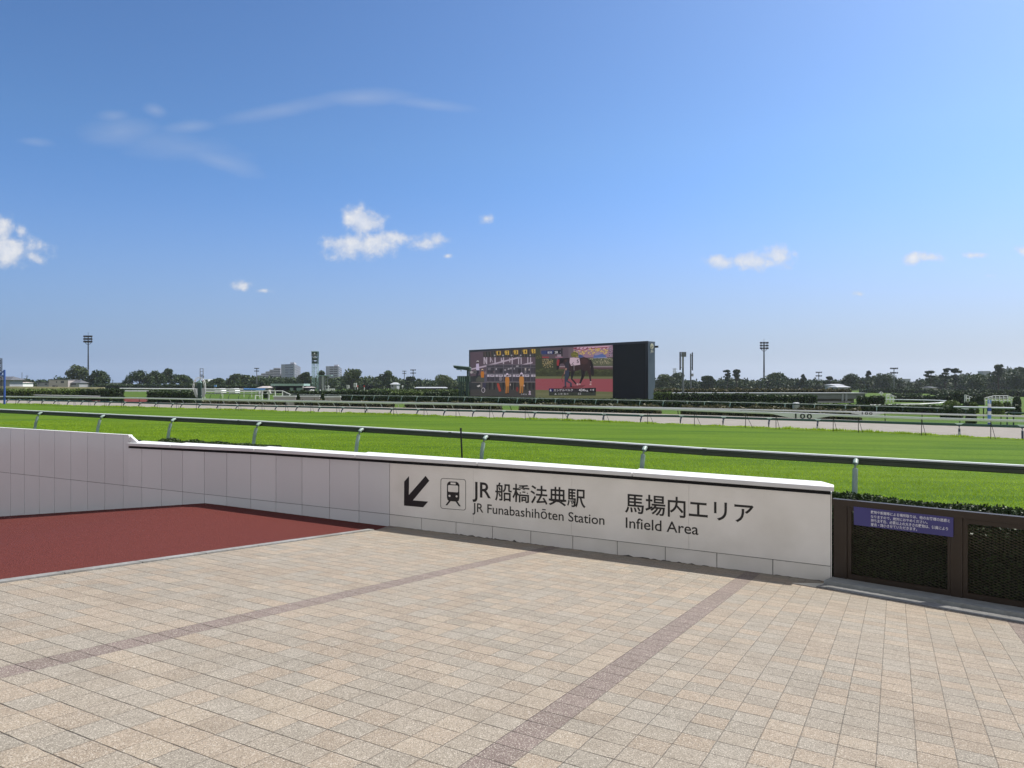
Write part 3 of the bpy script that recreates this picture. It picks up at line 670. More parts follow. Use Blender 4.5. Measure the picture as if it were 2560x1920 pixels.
# ragged grass fringe at the inner edge of the turf
n = 26000; p = r.uniform(-14, 95, n); q = 39.1 + r.random(n) ** 2 * .55 + .12 * np.sin(p * .7) + .1 * np.sin(p * 2.3); x, y = -.866 * p + .5 * q, .5 * p + .866 * q
z = -.66 + .35 * (1 - np.exp(-np.maximum(p, -12) / 18)) - .11 - np.maximum(0, (q - 39.6)) * .4
hh = (.06 + .03 * np.sin(p * 1.7) ** 2 + .02 * np.sin(p * 5.1) + .03 * np.sin(p * .43)) * r.uniform(.4, 1.4, n); a = r.uniform(0, math.pi, n); w = r.uniform(.015, .03, n)
V_ = np.zeros((n, 3, 3)); V_[:, 0] = np.c_[x - np.cos(a) * w, y - np.sin(a) * w, z - .02]; V_[:, 1] = np.c_[x + np.cos(a) * w, y + np.sin(a) * w, z - .02]; V_[:, 2] = np.c_[x + r.normal(0, .06, n), y + r.normal(0, .06, n), z + hh]
tag(tri_mesh('edge_grass', V_, 'blade'), 'ragged longer grass fringe along the inner edge of the turf course', 'grass', kind='stuff')

# ------------------------------------------------------------------ hedges and foliage
def hedge_box(A, B, zb, zt_, th, k, label, name='hedge', cat='hedge', leaf=.06, dens=1.0, group=None, rough=.06, rounded=0, seed=1, nmax=9000, slant=0):
    """clipped hedge from A to B (front face foot), thickness away from the camera"""
    A, B = Vector((A[0], A[1], 0)), Vector((B[0], B[1], 0)); d = B - A; L = d.length; d.normalize(); nb_ = Vector((-d.y, d.x, 0))
    if nb_.y < 0: nb_ = -nb_
    H = zt_ - zb; base = A.lerp(B, .5) + nb_ * th / 2 + Vector((0, 0, zb))
    root = empty(name, base); tag(root, label, cat, group)
    mb = MB(); i = min(leaf * .6, .12 * th)
    def C(t, w, z): return A + d * t + nb_ * w + Vector((0, 0, zb + z))
    hf = H - i - slant * .25; mb.box8([C(i, i, 0), C(L - i, i, 0), C(L - i, th - i, 0), C(i, th - i, 0), C(i, i, hf), C(L - i, i, hf), C(L - i, th - i, H - i), C(i, th - i, H - i)], 'hedgecore')
    mb.build('branches', root)
    g = np.random.default_rng(seed); area = (L * H, L * th, 2 * th * H, L * H * .4); N = int(min(nmax, max(250, dens * 1.6 * sum(area) / leaf ** 2)))
    pr = np.array(area) / sum(area); f = g.choice(4, N, p=pr); t = g.random(N) * L; w = g.random(N) * th; z = g.random(N) * H; e = g.normal(0, rough, N)
    bumps = rough * 1.2 * np.sin(t * 3.1 + 1) * np.sin(t * 1.3)
    T = np.where(f == 2, np.where(g.random(N) < .5, 0, L) + e, t); Wd = np.where(f == 0, e, np.where(f == 3, th + e, w)); Zz = np.where(f == 1, H + e * .7 + bumps, z)
    T = np.clip(T, 0, L); P = np.array(A)[None] + np.outer(T, np.array(d)) + np.outer(Wd, np.array(nb_)); P[:, 2] = zb + Zz
    if slant: P[:, 2] = np.minimum(P[:, 2], zt_ - slant * np.maximum(0, .3 - Wd) + np.abs(e))
    quads_mesh('foliage', P, leaf, k, seed, parent=root, base=np.array(base))
    return root
# near hedge behind the mesh fence
def nearh():
    A = FP(T0 - .22, 0, -GUT - KD - .2); B = FP(T1, 0, -GUT - KD - .2)
    root = hedge_box(A, B, -1.3, .01, .5, 'hedge', 'dark clipped hedge right behind the brown mesh fence', leaf=.022, dens=1.0, rough=.022, seed=11, nmax=90000, slant=.9)
nearh()
# low shrubs peeping over the wall coping on the left
g = np.random.default_rng(5)
N = 2600; s = g.uniform(wz(340, 1100)[0], wz(640, 1115)[0], N); fall = np.clip((wz(640, 1115)[0] - s) / 3.2, 0, 1)
P = np.array([W(a, ext(a, CS, CZS) + .05 + g.random() * (.005 + .045 * f) * (1 + .7 * math.sin(a * 9)), -.5 - g.random() * .25) for a, f in zip(s, fall)])
o = empty('low_shrub', W(-8, -.6, -.6)); tag(o, 'low ragged green shrubs showing just above the white coping at left', 'shrub')
mb = MB(); mb.box8([W(a, z, b) for z in (-.75, .2) for a, b in ((s.min(), -.8), (s.max() - 1.6, -.8), (s.max() - 1.6, -.55), (s.min(), -.55))], 'hedgecore'); mb.build('branches', o)
quads_mesh('foliage', P, .022, 'hedge', 2, parent=o, base=np.array(o.location))

# ------------------------------------------------------------------ running rails
def gz_(P): return G(P.x, P.y)
def path_q(pts, q, us, ext_=0):
    return [atq(u, interp(pts, u), q) for u in us]
nq = Vector((.5, .866, 0))
# near outer rail of the turf course
QA = 12.0
RA = [(-300, 1010), (0, 1022.5), (640, 1051.5), (1240, 1085.4), (1763, 1120), (2120, 1139.6), (2560, 1163), (3400, 1208)]
PA_ = path_q(RA, QA, [-300, 0, 320, 640, 940, 1240, 1500, 1763, 1940, 2120, 2340, 2560, 3000, 3400])
ra = empty('near_running_rail', (PA_[8].x, PA_[8].y, gz_(PA_[8]))); tag(ra, 'closest dark green running rail with white top edge and pale green gooseneck posts', 'rail')
H = .145
mb = MB()
prof = [(-.03, -.002), (-.045, -.018), (-.045, -.05), (-.034, -.055), (-.034, -.064), (-.045, -.069), (-.045, -.108), (-.03, -.12), (.03, -.12), (.045, -.1), (.045, -.02), (.03, -.002)]
vs_, fs_ = [], []
for P in PA_: vs_ += [P + nq * a + Vector((0, 0, b)) for a, b in prof]
n = len(prof)
for i in range(len(PA_) - 1): fs_ += [(i * n + j, i * n + (j + 1) % n, (i + 1) * n + (j + 1) % n, (i + 1) * n + j) for j in range(n - 1)]
vs_ = [v for v in vs_]; mb.add(vs_, fs_, 'rail_green'); mb.build('rail', ra)
mb = MB(); mb.add([P + nq * a + Vector((0, 0, b)) for P in PA_ for a, b in ((-.0475, -.016), (-.036, .003), (.03, .003), (.046, -.022))],
       [(i * 4 + j, i * 4 + j + 1, i * 4 + 5 + j, i * 4 + 4 + j) for i in range(len(PA_) - 1) for j in range(3)], 'rail_top'); mb.build('top_edge', ra)
for u in (1128, 1763, 2900, 600):
    mb = MB(); P = atq(u, interp(RA, u), QA); dd = Vector((-.866, .5, 0)) * .035
    mb.box(P - dd - nq * .048 + Vector((0, 0, -.121)), dd * 2, nq * .003, (0, 0, .115), 'rail_green'); mb.build('joint_plate', ra)
for u in (-200, -25, 110, 266, 443, 656, 911, 1221, 1617, 2141, 2880):
    T = atq(u, interp(RA, u), QA); gz0 = gz_(T); hh = T.z - gz0
    pth = [T - nq * .37 + Vector((0, 0, -hh - .05)), T - nq * .235 + Vector((0, 0, -.36)), T - nq * .18 + Vector((0, 0, -.17)), T - nq * .15 + Vector((0, 0, -.095)), T - nq * .105 + Vector((0, 0, -.062)), T - nq * .04 + Vector((0, 0, -.06))]
    mb = MB(); mb.tube(pth, .038, 'post_green', 12); o = mb.build('post', ra); smooth_angle(o)
    mb = MB(); mb.tube([T - nq * .047 + Vector((.0, 0, -.07)), T - nq * .09 + Vector((0, 0, -.085))], .045, 'black', 8); mb.build('bracket', o)
# thin black stake by the rail
P = at(1152, 1070, 14.1); b = at(1155, 1142, 14.1); zg = G(P.x, P.y)
mb = MB(); mb.tube([(b.x + .03, b.y, zg - .02), (P.x, P.y, P.z)], .017, 'black', 8); mb.tube([(P.x, P.y, P.z - .05), (P.x, P.y, P.z)], .021, 'black', 8)
tag(mb.build('stake', base=Vector((b.x, b.y, zg))), 'thin black upright stake standing behind the white coping', 'stake')

def long_rail(name, label, pts, q, us, k, w, h, topk=None, group=None, cat='rail', sides=None):
    PP = path_q(pts, q, us); r_ = empty(name, (PP[len(PP) // 2].x, PP[len(PP) // 2].y, gz_(PP[len(PP) // 2]))); tag(r_, label, cat, group)
    mb = MB(); prof = [(-w * .35, 0), (-w / 2, -h * .25), (-w / 2, -h * .75), (-w * .3, -h), (w * .3, -h), (w / 2, -h * .75), (w / 2, -h * .25), (w * .35, 0)]; n = 8
    vs_ = [P + nq * a + Vector((0, 0, b)) for P in PP for a, b in prof]
    mb.add(vs_, [(i * n + j, i * n + (j + 1) % n, (i + 1) * n + (j + 1) % n, (i + 1) * n + j) for i in range(len(PP) - 1) for j in range(n)] + [tuple(range(n)), tuple((len(PP) - 1) * n + j for j in range(n))], k)
    mb.build('rail', r_)
    if topk:
        mb = MB(); mb.add([P + nq * a + Vector((0, 0, b)) for P in PP for a, b in ((-w * .5, -h * .2), (-w * .36, .006), (w * .36, .006))], [(i * 3 + j, i * 3 + j + 1, i * 3 + 4 + j, i * 3 + 3 + j) for i in range(len(PP) - 1) for j in range(2)], topk); mb.build('top_edge', r_)
    return r_
US = [-250, -100, 0, 165, 330, 465, 600, 740, 860, 990, 1120, 1240, 1420, 1600, 1680, 1880, 2080, 2300, 2560, 2800, 3100]
# white rail on thin stakes
RB = [(-250, 987), (0, 990), (330, 993.5), (600, 998.5), (1120, 1007), (1240, 1009), (1600, 1019), (1680, 1021), (2080, 1035), (2300, 1043), (2560, 1050), (3100, 1066)]
rb = long_rail('staked_white_rail', 'thick white rail on thin black stakes along the inner turf edge, with larger 100 board', RB, 38.7, US, 'rail_white', .1, .115, 'white')
for u in (39, 68, 104, 145, 185, 222, 262, 304, 348, 393, 441, 491, 545, 597, 655, 714, 777, 842, 912, 984, 1060, 1140, 1224, 1313, 1407, 1510, 1619, 1736, 1864, 1940, 2083, 2146, 2304, 2477, 2720):
    T = atq(u, interp(RB, u), 38.55); gz0 = gz_(T)
    mb = MB(); mb.tube([(T.x, T.y, gz0 - .05), (T.x, T.y, T.z - .1)], .016, 'black', 5)
    e = (.5 if u > 1880 else 1) * .45; e2 = Vector((.866, -.5, 0)) * e * .25 - nq * e * .3
    mb.tube([(T.x, T.y, T.z - .12), (T.x + e2.x + .28 * e / .45, T.y + e2.y, gz0 - .02)], .011, 'black', 5); mb.build('stake', rb)
def rail_board(parent, q, pts, ua, ub, uc, ud, drop, text, tx0, tx1, tw, name='distance_board'):
    top = lambda u: interp(pts, u) + 1; e = [(ua, top(ua)), (ud, top(ud)), (ud, top(ud) + 4), (uc, drop(uc)), (ub, drop(ub)), (ua, top(ua) + 4)]
    mb = MB(); mb.prism([atq(u, v, q - .07) for u, v in e], nq * .01, 'rail_white'); o = mb.build(name, parent)
    mb = MB(); f = lambda p: atq(p[0], p[1], q - .085)
    put_text(mb, text, 'ink', f, (tx0, tw[0]), (tx1, tw[1]), (tx0, tw[2]), True, bold=.02, spacing=1.25); mb.build('lettering', o)
rail_board(rb, 38.6, RB, 1930, 1972, 2038, 2080, lambda u: 1043.5 + (u - 1960) * .037, '100', 1987.5, 2030, (1045.8, 1047, 1034.2))
# dark green rail of the dirt course, near side
RC = [(-250, 996), (13, 997.7), (330, 1005), (600, 1012.4), (700, 1013.8), (1120, 1023.8), (1240, 1026), (1600, 1036.6), (1680, 1037.5), (2080, 1049), (2300, 1055.8), (2560, 1063.4), (3100, 1080)]
rc = long_rail('teal_dirt_rail', 'dark teal rail with pale brackets on navy posts between the turf and the sand track', RC, 40.1, US, 'teal', .1, .12)
for u in (22, 51, 78, 110, 140, 174, 208, 242, 278, 314, 352, 392, 434, 457, 502, 547, 595, 642, 693, 745, 801, 859, 919, 981, 1047, 1114, 1186, 1261, 1339, 1422, 1511, 1605, 1704, 1810, 1924, 2045, 2398, 2555, 2800):
    T = atq(u, interp(RC, u), 40.1); gz0 = min(gz_(T), G(*(T - nq * .2).xy)) - .1; hh = T.z - gz0
    mb = MB(); mb.tube([T - nq * .34 + Vector((0, 0, -hh - .1)), T - nq * .2 + Vector((0, 0, -.25)), T - nq * .05 + Vector((0, 0, -.1))], .045, 'navy', 6)
    if 1990 < u < 2500: mb.tube([T - nq * .275 + Vector((0, 0, -hh * .62)), T - nq * .235 + Vector((0, 0, -hh * .42))], .052, 'lightgrey', 6)
    o = mb.build('post', rc)
    mb = MB(); dd = Vector((-.866, .5, 0)); mb.prism([T + dd * a - nq * .055 + Vector((0, 0, b)) for a, b in ((-.17, .01), (.17, .01), (.08, -.06), (-.08, -.06))], nq * .11, 'bracket'); mb.build('bracket', o)
# white rail at the far side of the dirt course
RD = [(-250, 982.5), (0, 985), (253, 989.5), (262, 992), (600, 1000.5), (1120, 1009.5), (1240, 1011.5), (1600, 1017), (2080, 1027), (2560, 1039), (3100, 1052)]
long_rail('far_white_rail', 'short white rail end left of the red path beyond the sand track', RD, 62, [-250, -100, 0, 120, 254], 'rail_white', .1, .12, 'white')
rd = long_rail('inner_white_rail', 'white rail on curved posts across the sand track, with the smaller 100 board', RD, 62, [390, 465, 600, 740, 860, 990, 1120, 1240, 1420, 1600, 1840, 2080, 2320, 2560, 2800, 3100], 'rail_white', .1, .12, 'white')
for u in (421, 452, 484, 520, 554, 586, 617, 652, 682, 716, 755, 792, 830, 869, 910, 949, 991, 1035, 1080, 1127, 1174, 1222, 1273, 1325, 1380, 1437, 1500, 1560, 1626, 1692, 1760, 1831, 1905, 1985, 2068, 2123, 2212, 2305, 2400, 2503, 2620):
    T = atq(u, interp(RD, u), 62); hh = T.z - gz_(T)
    mb = MB(); mb.tube([T + nq * .45 + Vector((0, 0, -hh - .05)), T + nq * .3 + Vector((0, 0, -hh * .5)), T + nq * .05 + Vector((0, 0, -.06))], .035, 'lightgrey' if u < 1250 else 'black', 6); mb.build('post', rd)
rail_board(rd, 61.9, RD, 2128, 2152, 2186, 2208, lambda u: 1037 + (u - 2150) * .02, '100', 2154.5, 2181, (1036.2, 1037, 1030.2))
# green rail with pale top in front of the dark hedge
RE = [(469, 982), (700, 984.6), (849, 987.2), (1240, 993.6), (1680, 1002), (2080, 1011), (2300, 1018), (2440, 1022.5)]
re = long_rail('far_green_rail', 'green rail with pale top running in front of the dark hedge below the big screen', RE, 82, [469, 580, 700, 849, 1000, 1120, 1240, 1460, 1680, 1880, 2080, 2200, 2300, 2440], 'darkgreen', .1, .13, 'rail_top')
for u in (479, 505, 529, 554, 575, 600, 626, 648, 672, 700, 728, 760, 790, 820, 851, 882, 913, 937, 973, 1006, 1044, 1083, 1123, 1163, 1205, 1248, 1295, 1341, 1390, 1438, 1491, 1545, 1601, 1659, 1719, 1762, 1826, 1893, 1963, 2037, 2114, 2192, 2257, 2343, 2414):
    T = atq(u, interp(RE, u), 82); hh = T.z - gz_(T)
    mb = MB(); mb.tube([T - nq * .4 + Vector((0, 0, -hh - .05)), T - nq * .28 + Vector((0, 0, -hh * .5)), T - nq * .03 + Vector((0, 0, -.08))], .045, 'palegreen' if 850 < u < 2250 else 'darkgreen', 6)
    o = mb.build('post', re)
    mb = MB(); dd = Vector((-.866, .5, 0)); mb.prism([T + dd * a - nq * .055 + Vector((0, 0, b)) for a, b in ((-.25, .012), (.25, .012), (.12, -.06), (-.12, -.06))], nq * .11, 'rail_top'); mb.build('bracket', o)

def simple_rail(name, label, pts3, k, r_, posts=None, pk='white', group=None, sq=None):
    mid = pts3[len(pts3) // 2]; root = empty(name, (mid.x, mid.y, gz_(mid))); tag(root, label, 'rail', group)
    mb = MB(); mb.tube(pts3, r_, k, 6, sq=sq); mb.build('rail', root)
    for P in posts or []:
        mb = MB(); mb.tube([(P.x, P.y, gz_(P) - .05), (P.x, P.y, P.z - r_)], .05, pk, 5); mb.build('post', root)
    return root
def seq(u0, v0, u1, v1, Y0, Y1, n): return [at(u0 + (u1 - u0) * i / (n - 1), v0 + (v1 - v0) * i / (n - 1), Y0 + (Y1 - Y0) * i / (n - 1)) for i in range(n)]
L_ = seq(297, 971.5, 640, 973.8, 190, 165, 9); simple_rail('distant_white_rail', 'thin distant white rail left of the long low stand, the higher of two', L_, 'white', .16, L_[::2])
L_ = seq(278, 977.8, 650, 979, 150, 135, 9); simple_rail('distant_white_rail', 'distant white rail beyond the winning post, the lower of two', L_, 'white', .12, L_[::2])
L_ = seq(610, 973.3, 668, 974.3, 150, 148, 4); simple_rail('padded_rail', 'short rail with pale blue padding in front of the small hut', L_, 'skyblue', .2, L_)
L_ = seq(-60, 968.5, 262, 971.5, 170, 165, 8); simple_rail('cream_rail', 'broad cream coloured rail above the clipped hedge at far left', L_, 'yellowish', .3, L_[::2], sq=(.3, 1))
L_ = [at(*a) for a in ((1990, 1013.5, 88), (2180, 1013, 86), (2300, 1010.5, 84), (2345, 1008, 86), (2366, 1005, 91), (2370, 1003, 96), (2352, 1001.5, 101), (2310, 1000.3, 106), (2215, 998.8, 115))]
simple_rail('curved_white_rail', 'white rail curving round the flower bed at right in front of the round bushes', L_, 'white', .08, L_[2:], 'lightgrey')
L_ = seq(2385, 1017.3, 2537, 1020.5, 66, 58, 4); simple_rail('short_white_rail', 'short straight white rail on black posts crossing behind the striped distance pole', L_, 'rail_white', .07, [at(2459, 1018.8, 62), at(2534, 1020.5, 58.2)], 'black')
L_ = [at(2512, 1034, 54), at(2520, 1031.5, 54), at(2532, 1032.5, 53.7), at(2560, 1033.2, 53), at(2640, 1035, 51)]; simple_rail('green_rail_end', 'dark green rail end with pale bracket at the right edge beside the striped pole', L_, 'darkgreen', .06, [at(2534, 1033, 53.7), at(2518, 1033, 54)], 'darkgreen')

# ------------------------------------------------------------------ infield hedges
def hedge(u0, u1, vt, vb, Y0, Y1, th, label, k='hedge', leaf=None, group=None, seed=1, rough=None, name='hedge', cat='hedge', dens=.9):
    A, B = at(u0, vb, Y0), at(u1, vb, Y1); zb = min(A.z, B.z); zg = min(G(A.x, A.y), G(B.x, B.y)); zb = min(zb, zg) if vb > 985 or True else zb
    z1 = (at(u0, vt, Y0).z + at(u1, vt, Y1).z) / 2
    lf = leaf or max(.07, .0013 * Y0)
    return hedge_box(A, B, zg, z1, th, k, label, leaf=lf, group=group, seed=seed, rough=rough or lf * .7, name=name, cat=cat, dens=dens)
SH = []
for i, (a, b, vt, lab) in enumerate(((95, 222, 996.5, 'dark low shrub bed left of the red path'), (503, 606, 1003.5, 'brown green shrub bed just right of the winning post'), (606, 702, 1004.5, 'low brown green shrub bed below the white gate frame'), (735, 968, 1005.5, 'long low shrub bed left of the big screen'),
        (1012, 1240, 1009, 'low shrub bed below the left half of the big screen'), (1297, 1642, 1014.5, 'longest low shrub bed below the right half of the big screen'), (1702, 1940, 1020, 'low shrub bed behind the larger 100 board'), (1940, 2150, 1025, 'low shrub bed left of the small 100 board'))):
    A, B = atq(a, 1010, 64), atq(b, 1010, 64); m = A.lerp(B, .5); zg = min(G(A.x, A.y), G(B.x, B.y)); zz = (atq((a + b) / 2, vt, 64)).z
    hedge_box(A, B, zg - .05, max(zz, zg + .3), 1.3, 'shrub', lab, 'shrub_bed', 'shrub', leaf=.1, rough=.1, seed=30 + i, nmax=5000, dens=.8, group='shrub beds along the sand track')
for i, (a, b, lab) in enumerate(((852, 1175, 'dark clipped hedge behind the far green rail left of the screen'), (1175, 1640, 'dark clipped hedge behind the far green rail under the screen'), (1640, 1985, 'dark clipped hedge behind the far green rail below the antenna poles'), (1998, 2150, 'dark clipped hedge behind the far green rail right of a pale stone'), )):
    A, B = atq(a, 1000, 83.2), atq(b, 1000, 83.2); zg = min(G(A.x, A.y), G(B.x, B.y)); z1 = atq((a + b) / 2, interp(RE, (a + b) / 2) + 1.5, 83.2).z
    hedge_box(A, B, zg, z1, 1.6, 'hedge', lab, leaf=.13, rough=.05, seed=50 + i, nmax=6000, group='dark hedges behind the far green rail')
A, B = atq(2150, 1000, 83.2), atq(2412, 1000, 83.2)
hedge_box(A, B, G(A.x, A.y) - .1, G(A.x, A.y) + .75, 1.2, 'hedge', 'low dark hedge strip behind the far green rail in front of the curved white rail', leaf=.12, seed=61)
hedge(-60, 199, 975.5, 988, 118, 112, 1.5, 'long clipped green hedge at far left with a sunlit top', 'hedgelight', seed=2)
hedge(200, 249, 976, 988, 112, 111, 1.5, 'shorter darker hedge joining the long hedge at far left', seed=3)
hedge(250, 279, 974, 992, 104, 103, 2, 'block shaped dark hedge left of the red path', seed=4)
hedge(367, 469, 979.5, 997, 101, 98, 2, 'block shaped dark hedge between the red path and the winning post', seed=5)
hedge(244, 500, 962.5, 972, 300, 290, 2.5, 'long dark far hedge below the spreading trees at left', 'leafdark', leaf=.3, seed=6)
hedge(515, 640, 964, 973, 290, 285, 2.5, 'far dark hedge right of the winning post', 'leafdark', leaf=.3, seed=7)
hedge(708, 850, 979.5, 986, 125, 122, 1.5, 'thin green hedge below the lattice tower', 'hedge', seed=8)
hedge(850, 948, 978, 987.5, 118, 114, 1.5, 'dark hedge below the two white box signs', seed=9)
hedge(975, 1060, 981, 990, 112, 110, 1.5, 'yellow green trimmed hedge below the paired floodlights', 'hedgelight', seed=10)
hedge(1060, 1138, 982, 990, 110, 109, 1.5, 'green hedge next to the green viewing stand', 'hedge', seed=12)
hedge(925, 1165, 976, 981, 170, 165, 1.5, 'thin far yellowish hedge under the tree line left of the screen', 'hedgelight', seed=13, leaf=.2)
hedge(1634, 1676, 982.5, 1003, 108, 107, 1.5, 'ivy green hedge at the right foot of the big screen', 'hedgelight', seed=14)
hedge(1676, 1870, 986, 1003, 106, 102, 1.5, 'tall dark hedge behind the antenna poles', seed=15)
hedge(1872, 2013, 990, 1005, 100, 97, 1.5, 'dark hedge in front of the grey passage building', seed=16)
hedge(2014, 2042, 990, 1005, 96.5, 96, 1.5, 'short dark hedge end left of the grey passage building opening', seed=17)
hedge(1636, 2128, 974.5, 983, 122, 116, 1.6, 'olive hedge running along the roof of the grey passage building', 'shrub', seed=18)
hedge(2146, 2212, 993, 1010, 93, 92, 2, 'box hedge between the passage building and the curved white rail', 'hedge', seed=19)
hedge(2383, 2411, 982, 1002, 118, 117, 3, 'tall dark block of hedge beside the white hurdle frame', seed=20)
hedge(2240, 2382, 991, 999, 122, 119, 1.5, 'long low dark hedge left of the tall hedge block', seed=21)
hedge(2345, 2520, 984, 990, 170, 165, 1.5, 'far low hedge behind the white hurdles', 'leafdark', seed=22, leaf=.2)
hedge(2150, 2330, 974, 981, 235, 228, 2, 'long dark far hedge below the wood right of the tiled roofs', 'leafdark', leaf=.28, seed=23)
hedge(2325, 2640, 977, 985, 205, 190, 2, 'long dark far hedge below the umbrella pines', 'leafdark', leaf=.26, seed=24)
hedge(2225, 2300, 985, 990, 165, 160, 1.2, 'low dark hedge behind the small white wing rail', 'hedge', leaf=.2, seed=25)
def bush(u, vt, vb, w, Y, label, k='hedge', group=None, seed=1):
    c0 = at(u, vb, Y); zg = G(c0.x, c0.y); zt1 = at(u, vt, Y).z; rx = w / F * Y / 2; zb_ = min(zg, at(u, vb, Y).z); h = zt1 - zb_
    base = Vector((c0.x, c0.y + rx * .6, zb_)); root = empty('round_bush', base); tag(root, label, 'bush', group)
    g = np.random.default_rng(seed); N = int(min(5000, 500 + 700 * rx * h)); a = g.random(N) * 2 * math.pi; e = np.arcsin(g.random(N) ** .8) ; rr = g.uniform(.9, 1.05, N)
    P = np.c_[np.cos(a) * np.cos(e) ** .7 * rx * rr, np.sin(a) * np.cos(e) ** .7 * rx * rr, (np.sin(e)) * h * rr] + np.array(base)
    bm = bmesh.new(); bmesh.ops.create_icosphere(bm, subdivisions=2, radius=1); me = bpy.data.meshes.new('branches'); bm.to_mesh(me); bm.free()
    for v in me.vertices: v.co = (v.co.x * rx * .9, v.co.y * rx * .9, max(0, v.co.z) * h * .88)
    me.materials.append(M['hedgecore']); o = bpy.data.objects.new('branches', me); COL.objects.link(o); o.parent = root
    quads_mesh('foliage', P, .11, k, seed, parent=root, base=np.array(base))
for i, (u, vt, vb, w, Y, lab, k) in enumerate(((2388, 1003, 1019, 48, 78, 'largest light green round bush left of the striped pole', 'hedgelight'), (2424, 1005.5, 1018, 24, 80, 'dark round bush behind the largest light bush', 'hedge'), (2438, 1007, 1018, 22, 79, 'small light green round bush left of the striped pole', 'hedgelight'),
        (2388, 1017, 1034, 48, 66, 'wide dark rounded bush in front of the light round bushes', 'hedge'), (2432, 1024, 1046, 22, 58, 'upright dark bush standing by the white rails left of the striped pole', 'hedge'), (2496, 1004, 1019, 36, 78, 'light green round bush just right of the striped pole', 'hedgelight'), (2522, 1006, 1019, 23, 79, 'smaller round bush at right below the wide hurdle frame', 'hedgelight'),
        (2545, 1013, 1020, 22, 77, 'lowest dark bush near the right edge', 'hedge'), (2433, 991, 1005, 14, 112, 'dark conical bush beside the narrow hurdle', 'hedge'), (2452, 990, 1006, 22, 110, 'dark round bush left of the wide hurdle frame', 'hedge'), (2546, 991, 1008, 18, 108, 'dark round bush right of the wide hurdle frame', 'hedge'),
        (743, 985, 998, 10, 92, 'small dark round bush between the pale low boards, left one', 'hedge'), (806, 984.5, 998, 10, 92, 'small dark round bush between the pale low boards, right one', 'hedge'), (665, 973, 979, 14, 140, 'dark bush behind the triangular number 2 sign', 'hedge'))):
    bush(u, vt, vb, w, Y, lab, k, 'round bushes of the infield', 80 + i)
P = atq(1990, 1012, 83); mb = MB(); mb.cbox((P.x, P.y, G(P.x, P.y) + .45), .7, .5, .95, 'lightgrey', .3); o = mb.build('stone_block', base=Vector((P.x, P.y, G(P.x, P.y))))
bv = o.modifiers.new('e', 'BEVEL'); bv.width = .15; bv.segments = 2; tag(o, 'pale rounded stone block in the gap of the dark hedge', 'stone')

# ------------------------------------------------------------------ the big video screen
YR, YL = 130.0, 165.2
SRp, SLp = at(1620, 960, YR), at(1173, 960, YL)
se = Vector((SRp.x - SLp.x, SRp.y - SLp.y, 0)); SWd = se.length; se.normalize(); sn = Vector((se.y, -se.x, 0))
def S(u, v, off=0):
    d = Vector(((u - 1280) / F, 1, 0)); Y = (Vector((SRp.x, SRp.y, 0)) + sn * off).dot(sn) / d.dot(sn); return at(u, v, Y)
zT = at(1620, 853, YR).z; zG = -1.2
vsn = empty('video_screen', Vector((SRp.x, SRp.y, zG)) - se * SWd / 2); tag(vsn, 'huge dark video screen showing a starting gate and a led racehorse', 'screen')
c0 = Vector((SLp.x, SLp.y, 0))
def SB(s, d, z): return c0 + se * s - sn * d + Vector((0, 0, z))
mb = MB(); mb.box8([SB(0, 2.1, zG), SB(SWd, 2.1, zG), SB(SWd, .05, zG), SB(0, .05, zG), SB(0, 2.1, zT), SB(SWd, 2.1, zT), SB(SWd, .05, zT), SB(0, .05, zT)], 'screenbox'); mb.build('cabinet', vsn)
mb = MB(); mb.box8([SB(-.02, .05, zG), SB(SWd + .02, .05, zG), SB(SWd + .02, -.03, zG), SB(-.02, -.03, zG), SB(-.02, .05, zT + .05), SB(SWd + .02, .05, zT + .05), SB(SWd + .02, -.03, zT + .05), SB(-.02, -.03, zT + .05)], 'bezel'); mb.build('bezel', vsn)
ek = {}
def E_(r_, g_, b_, s=.62):
    k = f'led_{r_}_{g_}_{b_}'
    if k not in M: M[k] = mat(k, srgb(r_, g_, b_), rough=.7, spec=.1, emit=s)
    return k
dp = MB(); lay = [0]
def pA(pts, c, off=None): lay[0] += 1; dp.face([S(1170 + x / 8.848, 860 + y / 8.848, off or (.06 + .006 * lay[0])) for x, y in pts], E_(*c))
def pB(pts, c, off=None): lay[0] += 1; dp.face([S(1330 + x / 7.135, 850 + y / 7.135, off or (.06 + .006 * lay[0])) for x, y in pts], E_(*c))
def rectA(x0, y0, x1, y1, c): pA([(x0, y0), (x1, y0), (x1, y1), (x0, y1)], c)
def rectB(x0, y0, x1, y1, c): pB([(x0, y0), (x1, y0), (x1, y1), (x0, y1)], c)
def ellA(cx, cy, rx, ry, c, n=14): pA([(cx + rx * math.cos(2 * math.pi * i / n), cy + ry * math.sin(2 * math.pi * i / n)) for i in range(n)], c)
def ellB(cx, cy, rx, ry, c, n=14): pB([(cx + rx * math.cos(2 * math.pi * i / n), cy + ry * math.sin(2 * math.pi * i / n)) for i in range(n)], c)
def txtA(b, k, bl, br, tl, **kw): lay[0] += 1; o = .06 + .006 * lay[0]; put_text(dp, b, k, lambda p: S(1170 + p[0] / 8.848, 860 + p[1] / 8.848, o), bl, br, tl, **kw)
def txtB(b, k, bl, br, tl, **kw): lay[0] += 1; o = .06 + .006 * lay[0]; put_text(dp, b, k, lambda p: S(1330 + p[0] / 7.135, 850 + p[1] / 7.135, o), bl, br, tl, **kw)
